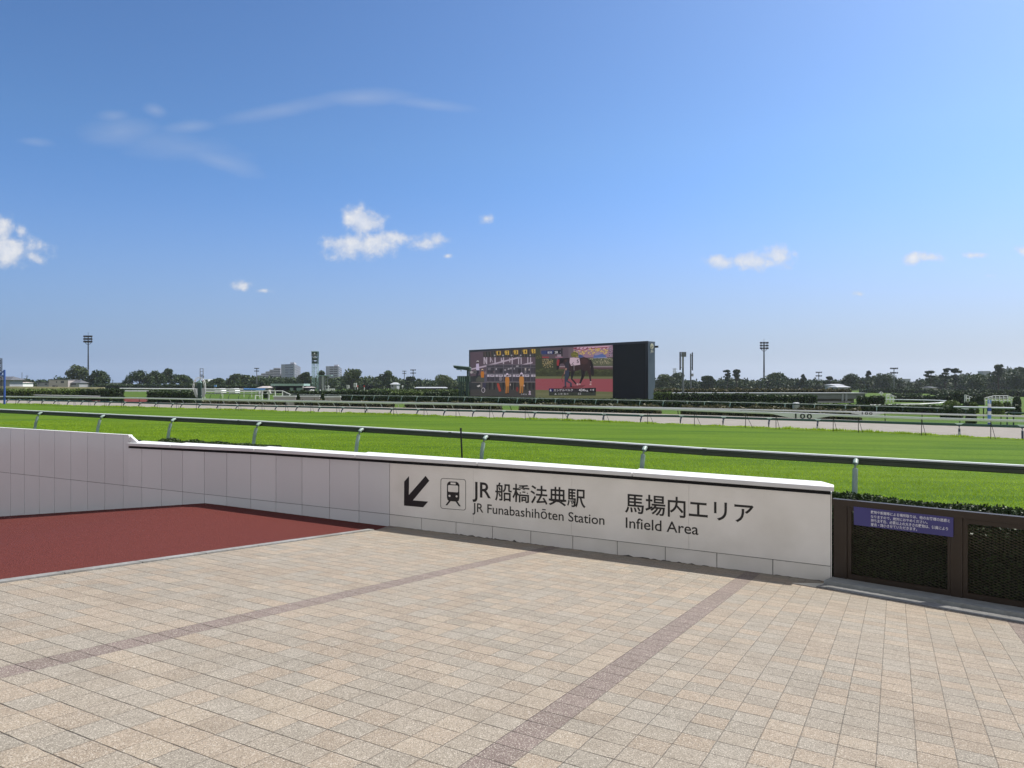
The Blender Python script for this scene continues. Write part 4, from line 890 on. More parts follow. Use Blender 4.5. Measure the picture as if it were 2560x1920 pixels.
# left picture: starting gate
pA([(50, 180), (1495, 85), (1495, 1190), (50, 1165)], (88, 74, 84))
pA([(50, 800), (1495, 820), (1495, 1190), (50, 1165)], (60, 60, 60)); pA([(50, 960), (1495, 990), (1495, 1190), (50, 1165)], (66, 64, 62))
pA([(50, 720), (260, 690), (420, 830), (420, 1000), (50, 1010)], (50, 52, 54)); pA([(180, 730), (350, 700), (400, 830), (180, 830)], (78, 80, 72))
pA([(340, 170), (1495, 95), (1495, 290), (340, 290)], (52, 50, 50))
for x in range(360, 1480, 62): pA([(x, 180 - (x - 340) * .05), (x + 26, 170 - (x - 340) * .05), (x + 36, 280), (x + 12, 280)], (72 if x % 4 else 84, 72, 70))
pA([(50, 545), (350, 480), (1110, 286), (1110, 318), (350, 515), (50, 578)], (172, 158, 172)); pA([(1185, 452), (1435, 392), (1425, 430), (1185, 470)], (172, 158, 172))
for x0, x1 in ((345, 368), (400, 425), (485, 505), (585, 612), (728, 748), (772, 798), (915, 935), (965, 990), (1108, 1130), (1165, 1188), (1312, 1334), (1372, 1396)): rectA(x0, 292 if x0 not in (728, 915) else 305, x1, 445 if x0 not in (485, 728, 915) else 405, (176, 164, 176))
pA([(348, 292), (372, 292), (424, 445), (400, 445)], (176, 164, 176)); pA([(490, 305), (510, 305), (560, 405), (540, 405)], (150, 140, 152)); rectA(735, 355, 795, 380, (176, 164, 176)); pA([(1115, 300), (1140, 275), (1180, 300), (1180, 320), (1115, 320)], (150, 140, 150))
for x in (590, 775, 965, 1165, 1378): ellA(x, 252, 17, 20, (150, 146, 150)); rectA(x - 26, 272, x + 26, 296, (50, 50, 52))
for i, (x0, x1, y0, y1) in enumerate(((636, 722, 155, 247), (826, 908, 145, 240), (1022, 1106, 135, 228), (1226, 1308, 124, 218), (1412, 1490, 112, 205))):
    rectA(x0 - 22, y0 + 5, x0 + 10, y1 - 40, (140, 112, 44)); rectA(x0, y0, x1, y1, (196, 160, 74)); txtA('12345'[i], E_(30, 26, 20), (x0 + 26, y1 - 12), (x1 - 22, y1 - 14), (x0 + 26, y0 + 12), capmode=True, bold=.03)
rectA(415, 470, 1490, 830, (62, 58, 66))
for j, (x, y, w, h, c) in enumerate([(440, 535, 60, 40, (120, 114, 122)), (610, 540, 30, 34, (170, 164, 172)), (800, 555, 50, 40, (140, 134, 142)), (870, 540, 50, 30, (160, 154, 162)), (940, 520, 22, 40, (190, 184, 190)), (1010, 530, 36, 34, (150, 146, 152)), (1060, 480, 60, 30, (150, 146, 152)), (1255, 535, 34, 50, (176, 166, 160)), (1250, 590, 40, 60, (110, 106, 112)), (690, 560, 70, 70, (40, 38, 42)), (1340, 550, 26, 40, (170, 160, 160)), (560, 600, 40, 50, (100, 84, 90)), (1110, 560, 70, 90, (46, 44, 48)), (480, 590, 60, 60, (48, 46, 52))]): pA([(x, y), (x + w, y - 8), (x + w - 6, y + h), (x + 4, y + h)], c)
for x in (415, 595, 785, 980, 1185, 1385): rectA(x - 9, 450, x + 9, 840, (92, 88, 98))
for x in (470, 505, 645, 690, 845, 880, 1040, 1085, 1250, 1300, 1440): rectA(x - 4, 500, x + 4, 830, (84, 80, 90))
for y in (458, 515, 650, 832): rectA(350 if y < 460 else 415, y - 6, 1495, y + 7, (96, 92, 100))
for x in (425, 610, 797, 992, 1195, 1398): rectA(x, 675, min(x + 160, 1492), 725, (180, 172, 184)); rectA(x + 52, 680, x + 66, 722, (70, 60, 80)); pA([(x + 84, 690), (min(x + 140, 1488), 684), (min(x + 140, 1488), 700), (x + 84, 706)], (104, 92, 110))
rectA(80, 840, 1490, 852, (120, 112, 112))
for x in (460, 560, 760, 950, 1010, 1260, 1340, 1420): pA([(x, 850), (x + 50, 850), (x + 34, 1010), (x + 8, 1010)], (40, 38, 40))
for x, y in ((540, 910), (1000, 930), (1300, 900)): rectA(x, y - 60, x + 12, y + 90, (92, 94, 88))
def man(x, y0, y1, cA, helm, wid=48, legs=True):
    h = y1 - y0; ellA(x, y0 + h * .09, wid * .52, h * .075, helm); ellA(x, y0 + h * .135, wid * .4, h * .04, (60, 44, 40))
    pA([(x - wid * .75, y0 + h * .2), (x + wid * .75, y0 + h * .2), (x + wid, y0 + h * .36), (x + wid * .82, y0 + h * .66), (x - wid * .7, y0 + h * .66), (x - wid, y0 + h * .36)], cA)
    if legs:
        pA([(x - wid * .7, y0 + h * .64), (x - wid * .02, y0 + h * .64), (x - wid * .25, y1), (x - wid * .85, y1)], tuple(int(c * .92) for c in cA)); pA([(x + wid * .05, y0 + h * .64), (x + wid * .8, y0 + h * .64), (x + wid * .6, y1 - 8), (x + wid * .1, y1 - 8)], tuple(int(c * .84) for c in cA))
        ellA(x - wid * .55, y1, wid * .4, h * .02, (24, 22, 22)); ellA(x + wid * .35, y1 - 6, wid * .4, h * .02, (24, 22, 22))
ellA(215, 385, 26, 20, (190, 184, 186)); ellA(215, 405, 18, 18, (70, 54, 50)); pA([(178, 440), (240, 430), (252, 580), (180, 580)], (188, 176, 204)); pA([(186, 580), (246, 580), (240, 640), (200, 760), (176, 760)], (46, 44, 54))
ellA(75, 625, 32, 30, (168, 160, 164)); ellA(150, 620, 40, 40, (110, 106, 108)); ellA(150, 622, 26, 26, (70, 66, 70))
man(318, 545, 845, (180, 112, 44), (196, 176, 150), 40, False); ellA(382, 640, 26, 40, (120, 106, 112)); rectA(362, 690, 402, 840, (84, 82, 100))
rectA(278, 845, 318, 970, (104, 98, 96)); pA([(190, 930), (260, 900), (275, 930), (230, 955)], (190, 186, 186)); pA([(330, 850), (400, 850), (380, 1000), (320, 960)], (60, 58, 76))
ellA(338, 1020, 42, 56, (176, 170, 176)); ellA(336, 1020, 30, 44, (36, 34, 38)); ellA(336, 1020, 8, 12, (140, 130, 136))
pA([(640, 870), (685, 870), (735, 1040), (690, 1055), (650, 940)], (156, 62, 48)); ellA(720, 770, 36, 50, (120, 112, 120)); ellA(1090, 1000, 26, 56, (120, 48, 48))
man(868, 636, 1100, (180, 118, 56), (206, 190, 210)); man(1184, 622, 1098, (182, 124, 64), (206, 190, 210), 54); ellA(936, 900, 9, 24, (196, 180, 176)); ellA(1240, 920, 9, 24, (196, 180, 176))
txtA('札幌 2R', E_(190, 188, 192), (1172, 1126), (1305, 1130), (1172, 1094)); pA([(1340, 1124), (1352, 1062), (1338, 1058), (1364, 1030), (1392, 1058), (1378, 1062), (1394, 1124)], (186, 170, 186)); rectA(1354, 1082, 1378, 1092, (90, 80, 92)); rectA(1350, 1104, 1382, 1112, (90, 80, 92))
# right picture: racehorse in the paddock
pB([(62, 150), (1440, 88), (1440, 1046), (62, 1040)], (92, 78, 88))
pB([(62, 152), (150, 146), (150, 240), (190, 320), (170, 480), (62, 560)], (66, 68, 52)); pB([(150, 160), (520, 140), (520, 300), (180, 300)], (88, 76, 84)); rectB(520, 140, 548, 320, (50, 46, 50)); rectB(650, 140, 740, 320, (104, 90, 98))
gB = np.random.default_rng(8)
for j in range(26): x, y = gB.uniform(70, 180), gB.uniform(230, 480); ellB(x, y, 13, 10, (96, 92, 58) if j % 2 else (56, 60, 42), 7)
pB([(740, 128), (1440, 90), (1440, 300), (740, 320)], (150, 118, 136)); pB([(800, 130), (1380, 104), (1380, 150), (820, 196)], (196, 158, 178))
for j in range(9): x = 760 + j * 68; pB([(x, 150), (x + 30, 128), (x + 36, 140), (x + 8, 166)], (116, 40, 54))
pB([(740, 140), (900, 175), (1000, 150), (1380, 120), (1380, 132), (1000, 166), (900, 190), (740, 156)], (130, 46, 58))
for j in range(70):
    x, y = gB.uniform(750, 1350), gB.uniform(150, 260)
    if y > 190 or x > 1020: ellB(x, y, 14, 13, (186, 156, 70), 8); ellB(x, y, 6, 6, (214, 196, 170), 6)
pB([(1090, 320), (1110, 262), (1170, 228), (1230, 232), (1310, 270), (1330, 318)], (86, 104, 158)); pB([(1110, 262), (1160, 222), (1230, 222), (1250, 246), (1140, 276)], (150, 134, 158)); pB([(1105, 318), (1340, 306), (1340, 322), (1105, 330)], (150, 150, 176)); pB([(830, 262), (880, 262), (930, 300), (830, 320)], (70, 88, 136))
for j in range(44): x, y = gB.uniform(1370, 1436), gB.uniform(96, 300); ellB(x, y, 9, 9, (150, 140, 156) if j % 2 else (86, 72, 90), 6)
pB([(62, 330), (440, 330), (440, 520), (62, 520)], (58, 62, 46))
rectB(180, 296, 300, 322, (140, 60, 66)); rectB(415, 296, 545, 316, (150, 112, 128)); rectB(450, 260, 520, 296, (150, 134, 148))
for j in range(120):
    x, y = gB.uniform(185, 380), gB.uniform(340, 500)
    ellB(x, y, 9, 7, ((162, 142, 92), (128, 120, 96), (74, 80, 56), (150, 138, 112))[j % 4], 6)
ellB(760, 262, 70, 50, (106, 102, 52)); 
for j in range(30): ellB(760 + gB.normal(0, 34), 258 + gB.normal(0, 26), 12, 9, (136, 132, 66) if j % 2 else (84, 84, 40), 6)
pB([(1000, 330), (1440, 318), (1440, 470), (1000, 470)], (88, 92, 74))
for j in range(150):
    x, y = gB.uniform(1010, 1436), gB.uniform(322, 440); ellB(x, y, 9, 6, ((156, 146, 120), (120, 118, 92), (70, 78, 56), (172, 160, 136))[j % 4], 6)
rectB(490, 466, 600, 484, (150, 132, 136)); rectB(1000, 466, 1440, 486, (140, 124, 132)); rectB(1000, 486, 1440, 526, (84, 62, 68)); rectB(490, 484, 600, 520, (104, 70, 74))
pB([(62, 530), (200, 500), (440, 520), (900, 516), (1440, 524), (1440, 660), (62, 652)], (62, 66, 46))
for j in range(120):
    x, y = gB.uniform(70, 1430), gB.uniform(518, 640); ellB(x, y, 22, 10, (78, 82, 54) if y < 570 else (52, 55, 40), 6)
pB([(62, 648), (1440, 652), (1440, 694), (62, 690)], (106, 108, 78)); pB([(62, 690), (1440, 694), (1440, 924), (62, 888)], (146, 76, 84)); pB([(62, 888), (1440, 924), (1440, 1046), (62, 1040)], (104, 106, 74)); pB([(62, 940), (1440, 970), (1440, 1000), (62, 980)], (112, 112, 82))
pB([(540, 840), (960, 800), (900, 850), (560, 880)], (116, 58, 64))
hc_ = (54, 38, 40); dk = (34, 28, 32)
pB([(1010, 345), (1058, 355), (1092, 450), (1110, 600), (1084, 652), (1046, 600), (1046, 480)], dk)
pB([(700, 540), (760, 560), (722, 690), (800, 780), (780, 796), (694, 700)], dk); pB([(870, 500), (960, 540), (930, 660), (868, 780), (838, 782), (884, 640)], dk); pB([(960, 500), (1040, 480), (1050, 600), (1058, 740), (1034, 745), (1012, 620)], hc_); pB([(640, 560), (690, 570), (640, 720), (610, 720)], dk)
pB([(560, 325), (660, 318), (760, 352), (850, 318), (930, 304), (996, 326), (1038, 380), (1048, 450), (1010, 540), (950, 560), (880, 520), (760, 560), (680, 560), (600, 470), (560, 420), (500, 420), (480, 380)], hc_)
pB([(436, 480), (444, 390), (470, 332), (520, 322), (580, 328), (560, 400), (500, 430), (470, 530), (440, 538)], dk); pB([(440, 400), (452, 350), (490, 345), (486, 400), (476, 460), (446, 458)], (140, 52, 56))
ellB(930, 380, 70, 56, (70, 48, 48)); pB([(520, 330), (640, 322), (660, 340), (560, 346)], dk)
for p_ in ([(788, 782), (822, 770), (830, 800), (806, 812)], [(836, 776), (866, 776), (866, 796), (836, 798)], [(1034, 738), (1064, 738), (1066, 756), (1036, 758)], [(1030, 778), (1056, 770), (1062, 806), (1026, 804)]): pB(p_, (186, 150, 152))
pB([(676, 318), (742, 312), (846, 326), (862, 440), (700, 462), (670, 400)], (196, 172, 186)); txtB('5', E_(40, 34, 44), (796, 414), (836, 410), (796, 352), bold=.02); pB([(700, 440), (740, 390), (744, 400), (712, 444)], (60, 52, 62)); rectB(726, 430, 738, 556, (24, 22, 26)); rectB(746, 440, 754, 540, (150, 140, 146))
pB([(600, 360), (640, 350), (664, 420), (660, 540), (600, 548), (584, 440)], (50, 46, 56)); ellB(604, 372, 20, 26, (70, 50, 48)); pB([(596, 500), (626, 500), (600, 600), (572, 612), (566, 600)], (150, 114, 104))
pB([(590, 540), (664, 540), (656, 640), (630, 720), (700, 760), (716, 786), (700, 830), (676, 826), (680, 780), (610, 740), (614, 830), (582, 836), (580, 700)], (52, 58, 76)); pB([(548, 836), (612, 824), (614, 846), (552, 848)], (28, 26, 32)); pB([(684, 822), (712, 810), (716, 836), (686, 842)], (28, 26, 32)); pB([(556, 610), (566, 614), (536, 690), (556, 752), (546, 752), (522, 690)], (116, 56, 60))
pB([(165, 192), (520, 178), (520, 246), (165, 258)], (52, 62, 104)); pB([(260, 188), (370, 184), (350, 250), (260, 254)], (28, 34, 84)); pB([(390, 182), (520, 178), (520, 246), (370, 252)], (22, 22, 38)); wt_ = E_(206, 204, 210)
txtB('新潟', wt_, (278, 245), (356, 242), (278, 202), bold=.01); txtB('2R', wt_, (404, 240), (468, 238), (404, 200), capmode=True, bold=.02); pB([(500, 208), (512, 216), (500, 226)], (190, 188, 192))
rectB(302, 864, 1140, 992, (52, 56, 48)); rectB(302, 864, 1140, 934, (44, 40, 44)); rectB(302, 866, 378, 918, (26, 32, 84)); pB([(834, 862), (1140, 852), (1140, 934), (806, 934)], (26, 24, 26))
txtB('6', wt_, (318, 914), (346, 914), (318, 880), capmode=True, bold=.02); txtB('エンゲルベルク', wt_, (388, 916), (730, 914), (388, 874), bold=.008); txtB('434', wt_, (834, 914), (938, 913), (834, 872), capmode=True, bold=.02); txtB('kg', wt_, (944, 924), (1000, 923), (944, 882)); txtB('+4', wt_, (1030, 910), (1108, 908), (1030, 874), capmode=True)
txtB('▲ 上里 直太', E_(180, 178, 180), (398, 976), (654, 978), (398, 944)); txtB('52', E_(180, 178, 180), (820, 976), (874, 976), (820, 944), capmode=True)
# blank part of the screen
pB([(1446, 86), (2024, 62), (2024, 1050), (1446, 1046)], (9, 12, 18))
dp.build('display', vsn)
# emblem on the side
mb = MB(); ce = SB(SWd + .03, 0, 0)
def SE(u, v): # on the side face
    d = Vector(((u - 1280) / F, 1, 0)); n_ = se; Y = ce.dot(n_) / d.dot(n_); return at(u, v, Y)
def strip(pts, w, k='gold'):
    mb_pts = [Vector(p) for p in pts]; out = []
    for i, p in enumerate(mb_pts):
        d = (mb_pts[min(i + 1, len(pts) - 1)] - mb_pts[max(0, i - 1)]).normalized(); nn = Vector((-d.y, d.x)); out.append((p + nn * w, p - nn * w))
    for (a, b), (c, d) in zip(out, out[1:]): mb.prism([SE(*a), SE(*b), SE(*d), SE(*c)], se * .06, k)
Q = lambda x, y: (1600 + x / 18.44, 830 + y / 18.44)
strip([Q(545 + 62 * math.cos(R(t)), 665 + 125 * math.sin(R(t))) for t in range(60, 361 + 30, 15)], .55)
strip([Q(485, 660), Q(520, 625), Q(560, 600), Q(590, 640), Q(606, 700)], .9); strip([Q(500, 690), Q(540, 680), Q(575, 720), Q(580, 770)], .8); strip([Q(520, 590), Q(548, 560), Q(585, 590)], .6)
o = mb.build('emblem', vsn)
mb = MB(); put_text(mb, 'JRA', 'gold', lambda p: SE(*p) + se * .05, Q(480, 938), Q(612, 946), Q(480, 835), True, bold=.02); mb.build('emblem_lettering', o)
mb = MB(); P = SB(SWd, 2.3, zT - .9); mb.cbox(P, .4, .9, .35, 'black', .8); mb.build('camera_box', vsn)

# ------------------------------------------------------------------ green viewing stand left of the screen
Y = 150; st = empty('viewing_stand', Vector((at(1155, 960, Y).x, Y, -1.2))); tag(st, 'dark green steel stand with a slanting roof left of the big screen', 'stand')
g0 = G(at(1155, 960, Y).x, Y)
mb = MB(); a, b = at(1133, 915, Y - 3), at(1174, 919, Y - 3); c, d = at(1135, 920, Y - 3), at(1174, 927, Y - 3); mb.prism([a, b, d, c], (0, 6, 0), 'darkgreen'); mb.build('roof', st)
mb = MB(); a, d = at(1133, 914.6, Y - 3.05), at(1174, 918.5, Y - 3.05); mb.prism([a, d, d + Vector((0, 0, .12)), a + Vector((0, 0, .12))], (0, 6.1, 0), 'palegreen'); mb.build('roof_sheet', st)
mb = MB(); a = at(1143, 954, Y - 2); mb.box(a, (at(1173, 954, Y - 2) - a), (0, 4, 0), (0, 0, at(1143, 940, Y - 2).z - a.z), 'darkgreen')
for u in (1146, 1150, 1155, 1160): p = at(u, 954, Y - 2.05); mb.box(p, (.09, 0, 0), (0, .05, 0), (0, 0, at(u, 941, Y - 2.05).z - p.z), 'palegreen')
mb.build('cabin', st)
for u, vt, w in ((1148, 954, .2), (1153, 954, .35), (1158, 954, .2), (1166, 954, .2), (1169.5, 920, .4)):
    p = at(u, vt, Y - 1.9); mb = MB(); mb.box((p.x - w / 2, p.y, g0 - .1), (w, 0, 0), (0, w, 0), (0, 0, p.z - g0 + .1), 'darkgreen'); mb.build('post', st)
mb = MB(); p = at(1146.5, 924, Y - 2); mb.box((p.x - .45, p.y, p.z - .05), (.9, 0, 0), (0, .5, 0), (0, 0, .28), 'skyblue'); mb.tube([(p.x + .5, p.y, p.z + .5), (p.x + .5, p.y, p.z - .35)], .07, 'grey', 5); mb.build('hanging_camera', st)

# ------------------------------------------------------------------ masts and towers
def tall_light(u, vtop, vhead, vb, Y, wpx, label, heads, side):
    P = at(u, 960, Y); g0 = G(P.x, P.y); root = empty('floodlight_mast', (P.x, P.y, g0)); tag(root, label, 'floodlight', 'tall floodlight masts')
    zh, ztop = at(u, vhead, Y).z, at(u, vtop, Y).z; r0 = wpx / F * Y / 2
    mb = MB(); mb.tube([(P.x, P.y, g0 - .2), (P.x, P.y, g0 + (zh - g0) * .45)], [r0 * 1.15, r0], 'grey', 10); mb.tube([(P.x, P.y, g0 + (zh - g0) * .45), (P.x, P.y, ztop)], [r0 * .95, r0 * .6], 'black', 10); mb.tube([(P.x, P.y, ztop), (P.x, P.y, ztop + (zh and 1.7))], .06, 'black', 5)
    mb.build('mast', root); w = heads / F * Y; mb = MB(); ln = ztop - zh
    for s_ in (-1, 1):
        mb.tube([(P.x, P.y, zh - .3), (P.x + s_ * w * .3, P.y, zh + .1), (P.x + s_ * w * .5, P.y, zh + .8), (P.x + s_ * w * .5, P.y, ztop)], .11, 'black', 5)
    for kz in (.2, .55, .9): mb.tube([(P.x - w / 2, P.y, zh + ln * kz), (P.x + w / 2, P.y, zh + ln * kz)], .1, 'black', 5)
    mb.build('lamp_frame', root)
    for kz in (.3, .62, .95):
        for s_ in side:
            mb = MB(); mb.cbox((P.x + s_ * w * .5, P.y - .3, zh + ln * kz), .95, .7, .75, 'black', .4); mb.build('lamp', root)
tall_light(220.5, 840, 860, 969, 330, 3.6, 'tall floodlight mast between two broad trees at left', 17, (-.95, -.3, .35, 1))
tall_light(1910, 856, 877, 972, 330, 4.2, 'tall floodlight mast at right standing clear above the dark trees', 15, (-1, 0, 1))
for i, (u, vt, vb, w, Y, lab) in enumerate(((642, 920, 965, 12, 330, 'small twin row floodlight left of the stepped apartment block'), (1011, 927, 970, 10, 360, 'smaller of the paired floodlights left of the screen'), (1033, 924, 973, 14, 330, 'larger of the paired floodlights left of the screen'), (2047, 930, 962, 16, 340, 'floodlight showing just above the trees right of the tall mast'), (2235, 920, 974, 20, 300, 'floodlight on a thin pole at right before the gap in the trees'))):
    P = at(u, 960, Y); g0 = G(P.x, P.y); z1 = at(u, vt, Y).z; W_ = w / F * Y; root = empty('floodlight', (P.x, P.y, g0)); tag(root, lab, 'floodlight', 'smaller floodlights')
    mb = MB(); mb.tube([(P.x, P.y, g0 - .1), (P.x, P.y, z1)], [.22, .16], 'grey', 7); mb.build('pole', root)
    for rr in (0, 1):
        zz = z1 - rr * .55 * W_ - .2; mb = MB(); mb.box((P.x - W_ / 2, P.y - .05, zz - .05), (W_, 0, 0), (0, .1, 0), (0, 0, .1), 'black'); mb.build('crossarm', root)
        for k in range(4):
            x = P.x - W_ / 2 + W_ * (k + .5) / 4; mb = MB(); s_ = .18 * W_ ; sg = 1 if k > 1 else -1
            mb.prism([(x - s_ * .55, P.y - .3, zz - s_ * .5), (x + s_ * .3, P.y - .3, zz - s_ * .5), (x + s_ * (.55 if sg > 0 else .3), P.y - .3, zz + s_ * .6), (x - s_ * (.55 if sg < 0 else .2), P.y - .3, zz + s_ * .6)], (0, .4, 0), 'black'); mb.build('lamp', root)
# lattice patrol tower
Y = 250; P = at(788, 960, Y); g0 = G(P.x, P.y); root = empty('lattice_tower', (P.x, P.y, g0)); tag(root, 'pale green lattice patrol tower with a dark cabin on top', 'tower')
hw = 6.2 / F * Y; zc0, zc1, zc2 = at(788, 878.5, Y).z, at(788, 890, Y).z, at(788, 909, Y).z
def lattice(mb, x0, x1, y0, y1, za, zb, n, k, r_=.1):
    for x, y in ((x0, y0), (x1, y0), (x0, y1), (x1, y1)): mb.tube([(x, y, za), (x, y, zb)], r_ * 1.4, k, 5)
    for i in range(n):
        a, b = za + (zb - za) * i / n, za + (zb - za) * (i + 1) / n
        for (xa, ya), (xb, yb) in (((x0, y0), (x1, y0)), ((x1, y0), (x1, y1)), ((x1, y1), (x0, y1)), ((x0, y1), (x0, y0))):
            mb.tube([(xa, ya, b), (xb, yb, b)], r_, k, 4); mb.tube([(xa, ya, a), (xb, yb, b)] if i % 2 else [(xb, yb, a), (xa, ya, b)], r_ * .8, k, 4)
mb = MB(); lattice(mb, P.x - hw, P.x + hw, P.y - hw, P.y + hw, g0 - .1, zc2, 7, 'palegreen', .055); mb.tube([(P.x - .2, P.y, g0), (P.x - .2, P.y, zc2)], .09, 'palegreen', 6); mb.build('lattice', root)
mb = MB(); lattice(mb, P.x - hw, P.x + hw, P.y - hw, P.y + hw, zc2, zc1, 2, 'darkgreen', .1); 
for z in (zc2, (zc2 + zc1) / 2 - .2): mb.cbox((P.x, P.y, z + .4), hw * 2 + .2, hw * 2 + .2, .7, 'darkgreen')
mb.cbox((P.x + .1, P.y - hw - .15, (zc1 + zc2) / 2 + .75), 1.0, .1, .5, 'lightgrey'); mb.build('deck', root)
mb = MB(); mb.cbox((P.x, P.y, (zc0 + zc1) / 2), hw * 2 + .35, hw * 2 + .35, zc0 - zc1, 'darkgreen'); mb.cbox((P.x, P.y - hw - .2, zc0 - .1), hw * 2 + .5, .1, .2, 'palegreen'); mb.cbox((P.x, P.y - hw - .19, zc1 + .35), hw * 2 + .38, .05, .5, 'grey'); o = mb.build('cabin', root)
mb = MB(); mb.cbox((P.x + .05, P.y - hw - .2, zc0 - .75), .42, .06, .42, 'white'); mb.build('window', o)
# platform beside the tower
P2 = at(812, 960, 252); g2 = G(P2.x, P2.y); root = empty('steel_platform', (P2.x, P2.y, g2)); tag(root, 'open steel platform frame on slim columns beside the lattice tower', 'platform')
mb = MB(); zp = at(812, 939, 252).z; hx = 15 / F * 252; mb.cbox((P2.x, P2.y, zp), hx * 2.4, 3, .2, 'palegreen'); mb.build('deck', root)
for u in (798, 802, 807, 812, 819): p = at(u, 960, 251); mb = MB(); mb.tube([(p.x, p.y, g2 - .1), (p.x, p.y, zp)], .16 if u != 807 else .35, 'grey' if u != 807 else 'lightgrey', 6); mb.build('column', root)
# antenna poles
def antenna(u, Y, vtop, wpx, label, parts):
    P = at(u, 960, Y); g0 = G(P.x, P.y); root = empty('antenna_pole', (P.x, P.y, g0)); tag(root, label, 'antenna', 'antenna poles right of the big screen')
    mb = MB(); r0 = wpx / F * Y / 2; mb.tube([(P.x, P.y, g0 - .1), (P.x, P.y, at(u, vtop, Y).z)], [r0 * 1.1, r0 * .85], 'grey', 10); mb.build('pole', root)
    for name, u0, u1, v0, v1, k in parts:
        a, b = at(u0, v1, Y - .2), at(u1, v0, Y - .2); mb = MB(); mb.box((a.x, a.y - .12, a.z), (b.x - a.x, 0, 0), (0, .24, 0), (0, 0, b.z - a.z), k)
        for v in ((v0 * .82 + v1 * .18), (v0 * .15 + v1 * .85)): c = at((u0 + u1) / 2, v, Y - .2); mb.tube([c, (P.x, c.y + .2, c.z)], .04, 'black', 4)
        mb.build(name, root)
    return root
antenna(1707.5, 110, 881, 5, 'grey antenna pole with a large square box on top, nearest the screen', (('antenna_panel', 1699, 1701.8, 880, 925, 'black'), ('equipment_box', 1703.5, 1715.2, 880, 892, 'grey'), ('cable_cover', 1705, 1707, 892, 921, 'lightgrey'), ('small_box', 1699.5, 1702.5, 932, 940, 'lightgrey')))
antenna(1726.8, 125, 884, 3.8, 'slimmer antenna pole with one narrow panel and a small box, right of the other pole', (('antenna_panel', 1729.8, 1732, 881, 926, 'black'), ('small_box', 1728.6, 1733.4, 934, 941, 'lightgrey')))
# winning post with ring and ladder frame
Y = 98; P = at(499, 960, Y); g0 = G(P.x, P.y); root = empty('winning_post', (P.x, P.y, g0)); tag(root, 'green and white winning post with a round ring frame and ladder top', 'winning post')
px = lambda n_: n_ / F * Y
mb = MB(); zb, zm, zt2 = g0 - .1, at(499, 957, Y).z, at(499, 954, Y).z; w = px(9)
mb.cbox((P.x, P.y, (zb + zm) / 2), w, w * .8, zm - zb, 'darkgreen'); mb.prism([(P.x - w / 2, P.y - w * .4, zm), (P.x + w / 2, P.y - w * .4, zm), (P.x, P.y - w * .4, zm + w * .8)], (0, w * .8, 0), 'palegreen'); mb.build('column', root)
mb = MB(); rx, rz, cz = px(15.8), px(24), at(499, 967, Y).z
for k_ in range(24):
    t0, t1 = R(180 + 0), 0
ring = [(P.x + rx * math.cos(R(t)), P.y - .1, cz + rz * math.sin(R(t))) for t in range(0, 361, 15)]
mb.tube(ring, px(.8), 'rail_white', 6, cap=False); ring2 = [(P.x + rx * .78 * math.cos(R(t)), P.y - .1, cz + rz * .86 * math.sin(R(t))) for t in range(-10, 191, 15)]; mb.tube(ring2, px(.45), 'rail_white', 6)
for t in (15, 45, 75, 105, 135, 165): mb.tube([(P.x + rx * math.cos(R(t)), P.y - .1, cz + rz * math.sin(R(t))), (P.x + rx * .78 * math.cos(R(t)), P.y - .1, cz + rz * .86 * math.sin(R(t)))], px(.5), 'red' if t in (45, 135) else 'rail_white', 5)
mb.build('ring', root)
for s_ in (-1, 1):
    mb = MB(); pts = [(s_ * 5, 971), (s_ * 14.8, 972), (s_ * 13.5, 984), (s_ * 10, 993), (s_ * 5.5, 994)]
    mb.prism([at(499 + a, v, Y - .25) for a, v in pts], (0, .2, 0), 'lightgrey'); mb.build('mirror_panel', root)
mb = MB(); mb.prism([at(499 + a, v, Y - .3) for a, v in ((-10.5, 972), (-7.5, 972), (-5, 986), (-6.5, 989))], (0, .06, 0), 'white'); mb.build('white_stripe', root)
mb = MB(); x0, x1 = at(500, 0, Y).x, at(507.5, 0, Y).x; z0, z1 = at(0, 955, Y).z, at(0, 921, Y).z
for x in (x0, x1): mb.box((x - px(.55), P.y, z0), (px(1.1), 0, 0), (0, .1, 0), (0, 0, z1 - z0), 'grey')
for v in (921.5, 928.5, 936.5, 944): z = at(0, v, Y).z; mb.box((x0, P.y + .01, z - px(.5)), (x1 - x0, 0, 0), (0, .08, 0), (0, 0, px(1)), 'grey')
p = at(505.5, 940, Y); mb.cbox((p.x, p.y - .15, p.z), px(4), .2, px(2.5), 'black'); mb.cbox((p.x + px(4.5), p.y - .15, p.z - .1), px(1.6), .2, px(5), 'grey'); mb.build('ladder_frame', root)
for u in (506.5, 511, 513): p = at(u, 992, Y); mb = MB(); mb.tube([(p.x, p.y, g0 - .1), p], px(.6), 'white', 5); mb.build('support_post', root)
# blue frame at the left edge
Y = 74; P = at(11, 960, Y); g0 = G(P.x, P.y); root = empty('blue_frame', (P.x, P.y, g0)); tag(root, 'blue steel arch frame standing at the left edge beside the turf', 'frame')
z1 = at(11, 924.5, Y).z; mb = MB(); mb.box((P.x - .07, P.y - .07, g0 - .1), (.14, 0, 0), (0, .14, 0), (0, 0, z1 - g0 + .1), 'blue'); mb.build('post', root)
mb = MB(); a, b = at(12.5, 926, Y), at(-34, 958, Y); mb.tube([a, b], .06, 'blue', 6); mb.tube([at(9.5, 941, Y), at(-40, 917, Y)], .06, 'blue', 6); mb.build('brace', root)
mb = MB(); mb.box((at(-60, 0, Y).x, P.y - .06, g0 - .1), (.14, 0, 0), (0, .14, 0), (0, 0, z1 - g0 + .1), 'blue'); mb.build('post', root)
P = at(-1, 960, 110); g0 = G(P.x, P.y); root = empty('steel_ladder_mast', (P.x, P.y, g0)); tag(root, 'dark lattice mast cut by the left edge behind the blue frame', 'mast')
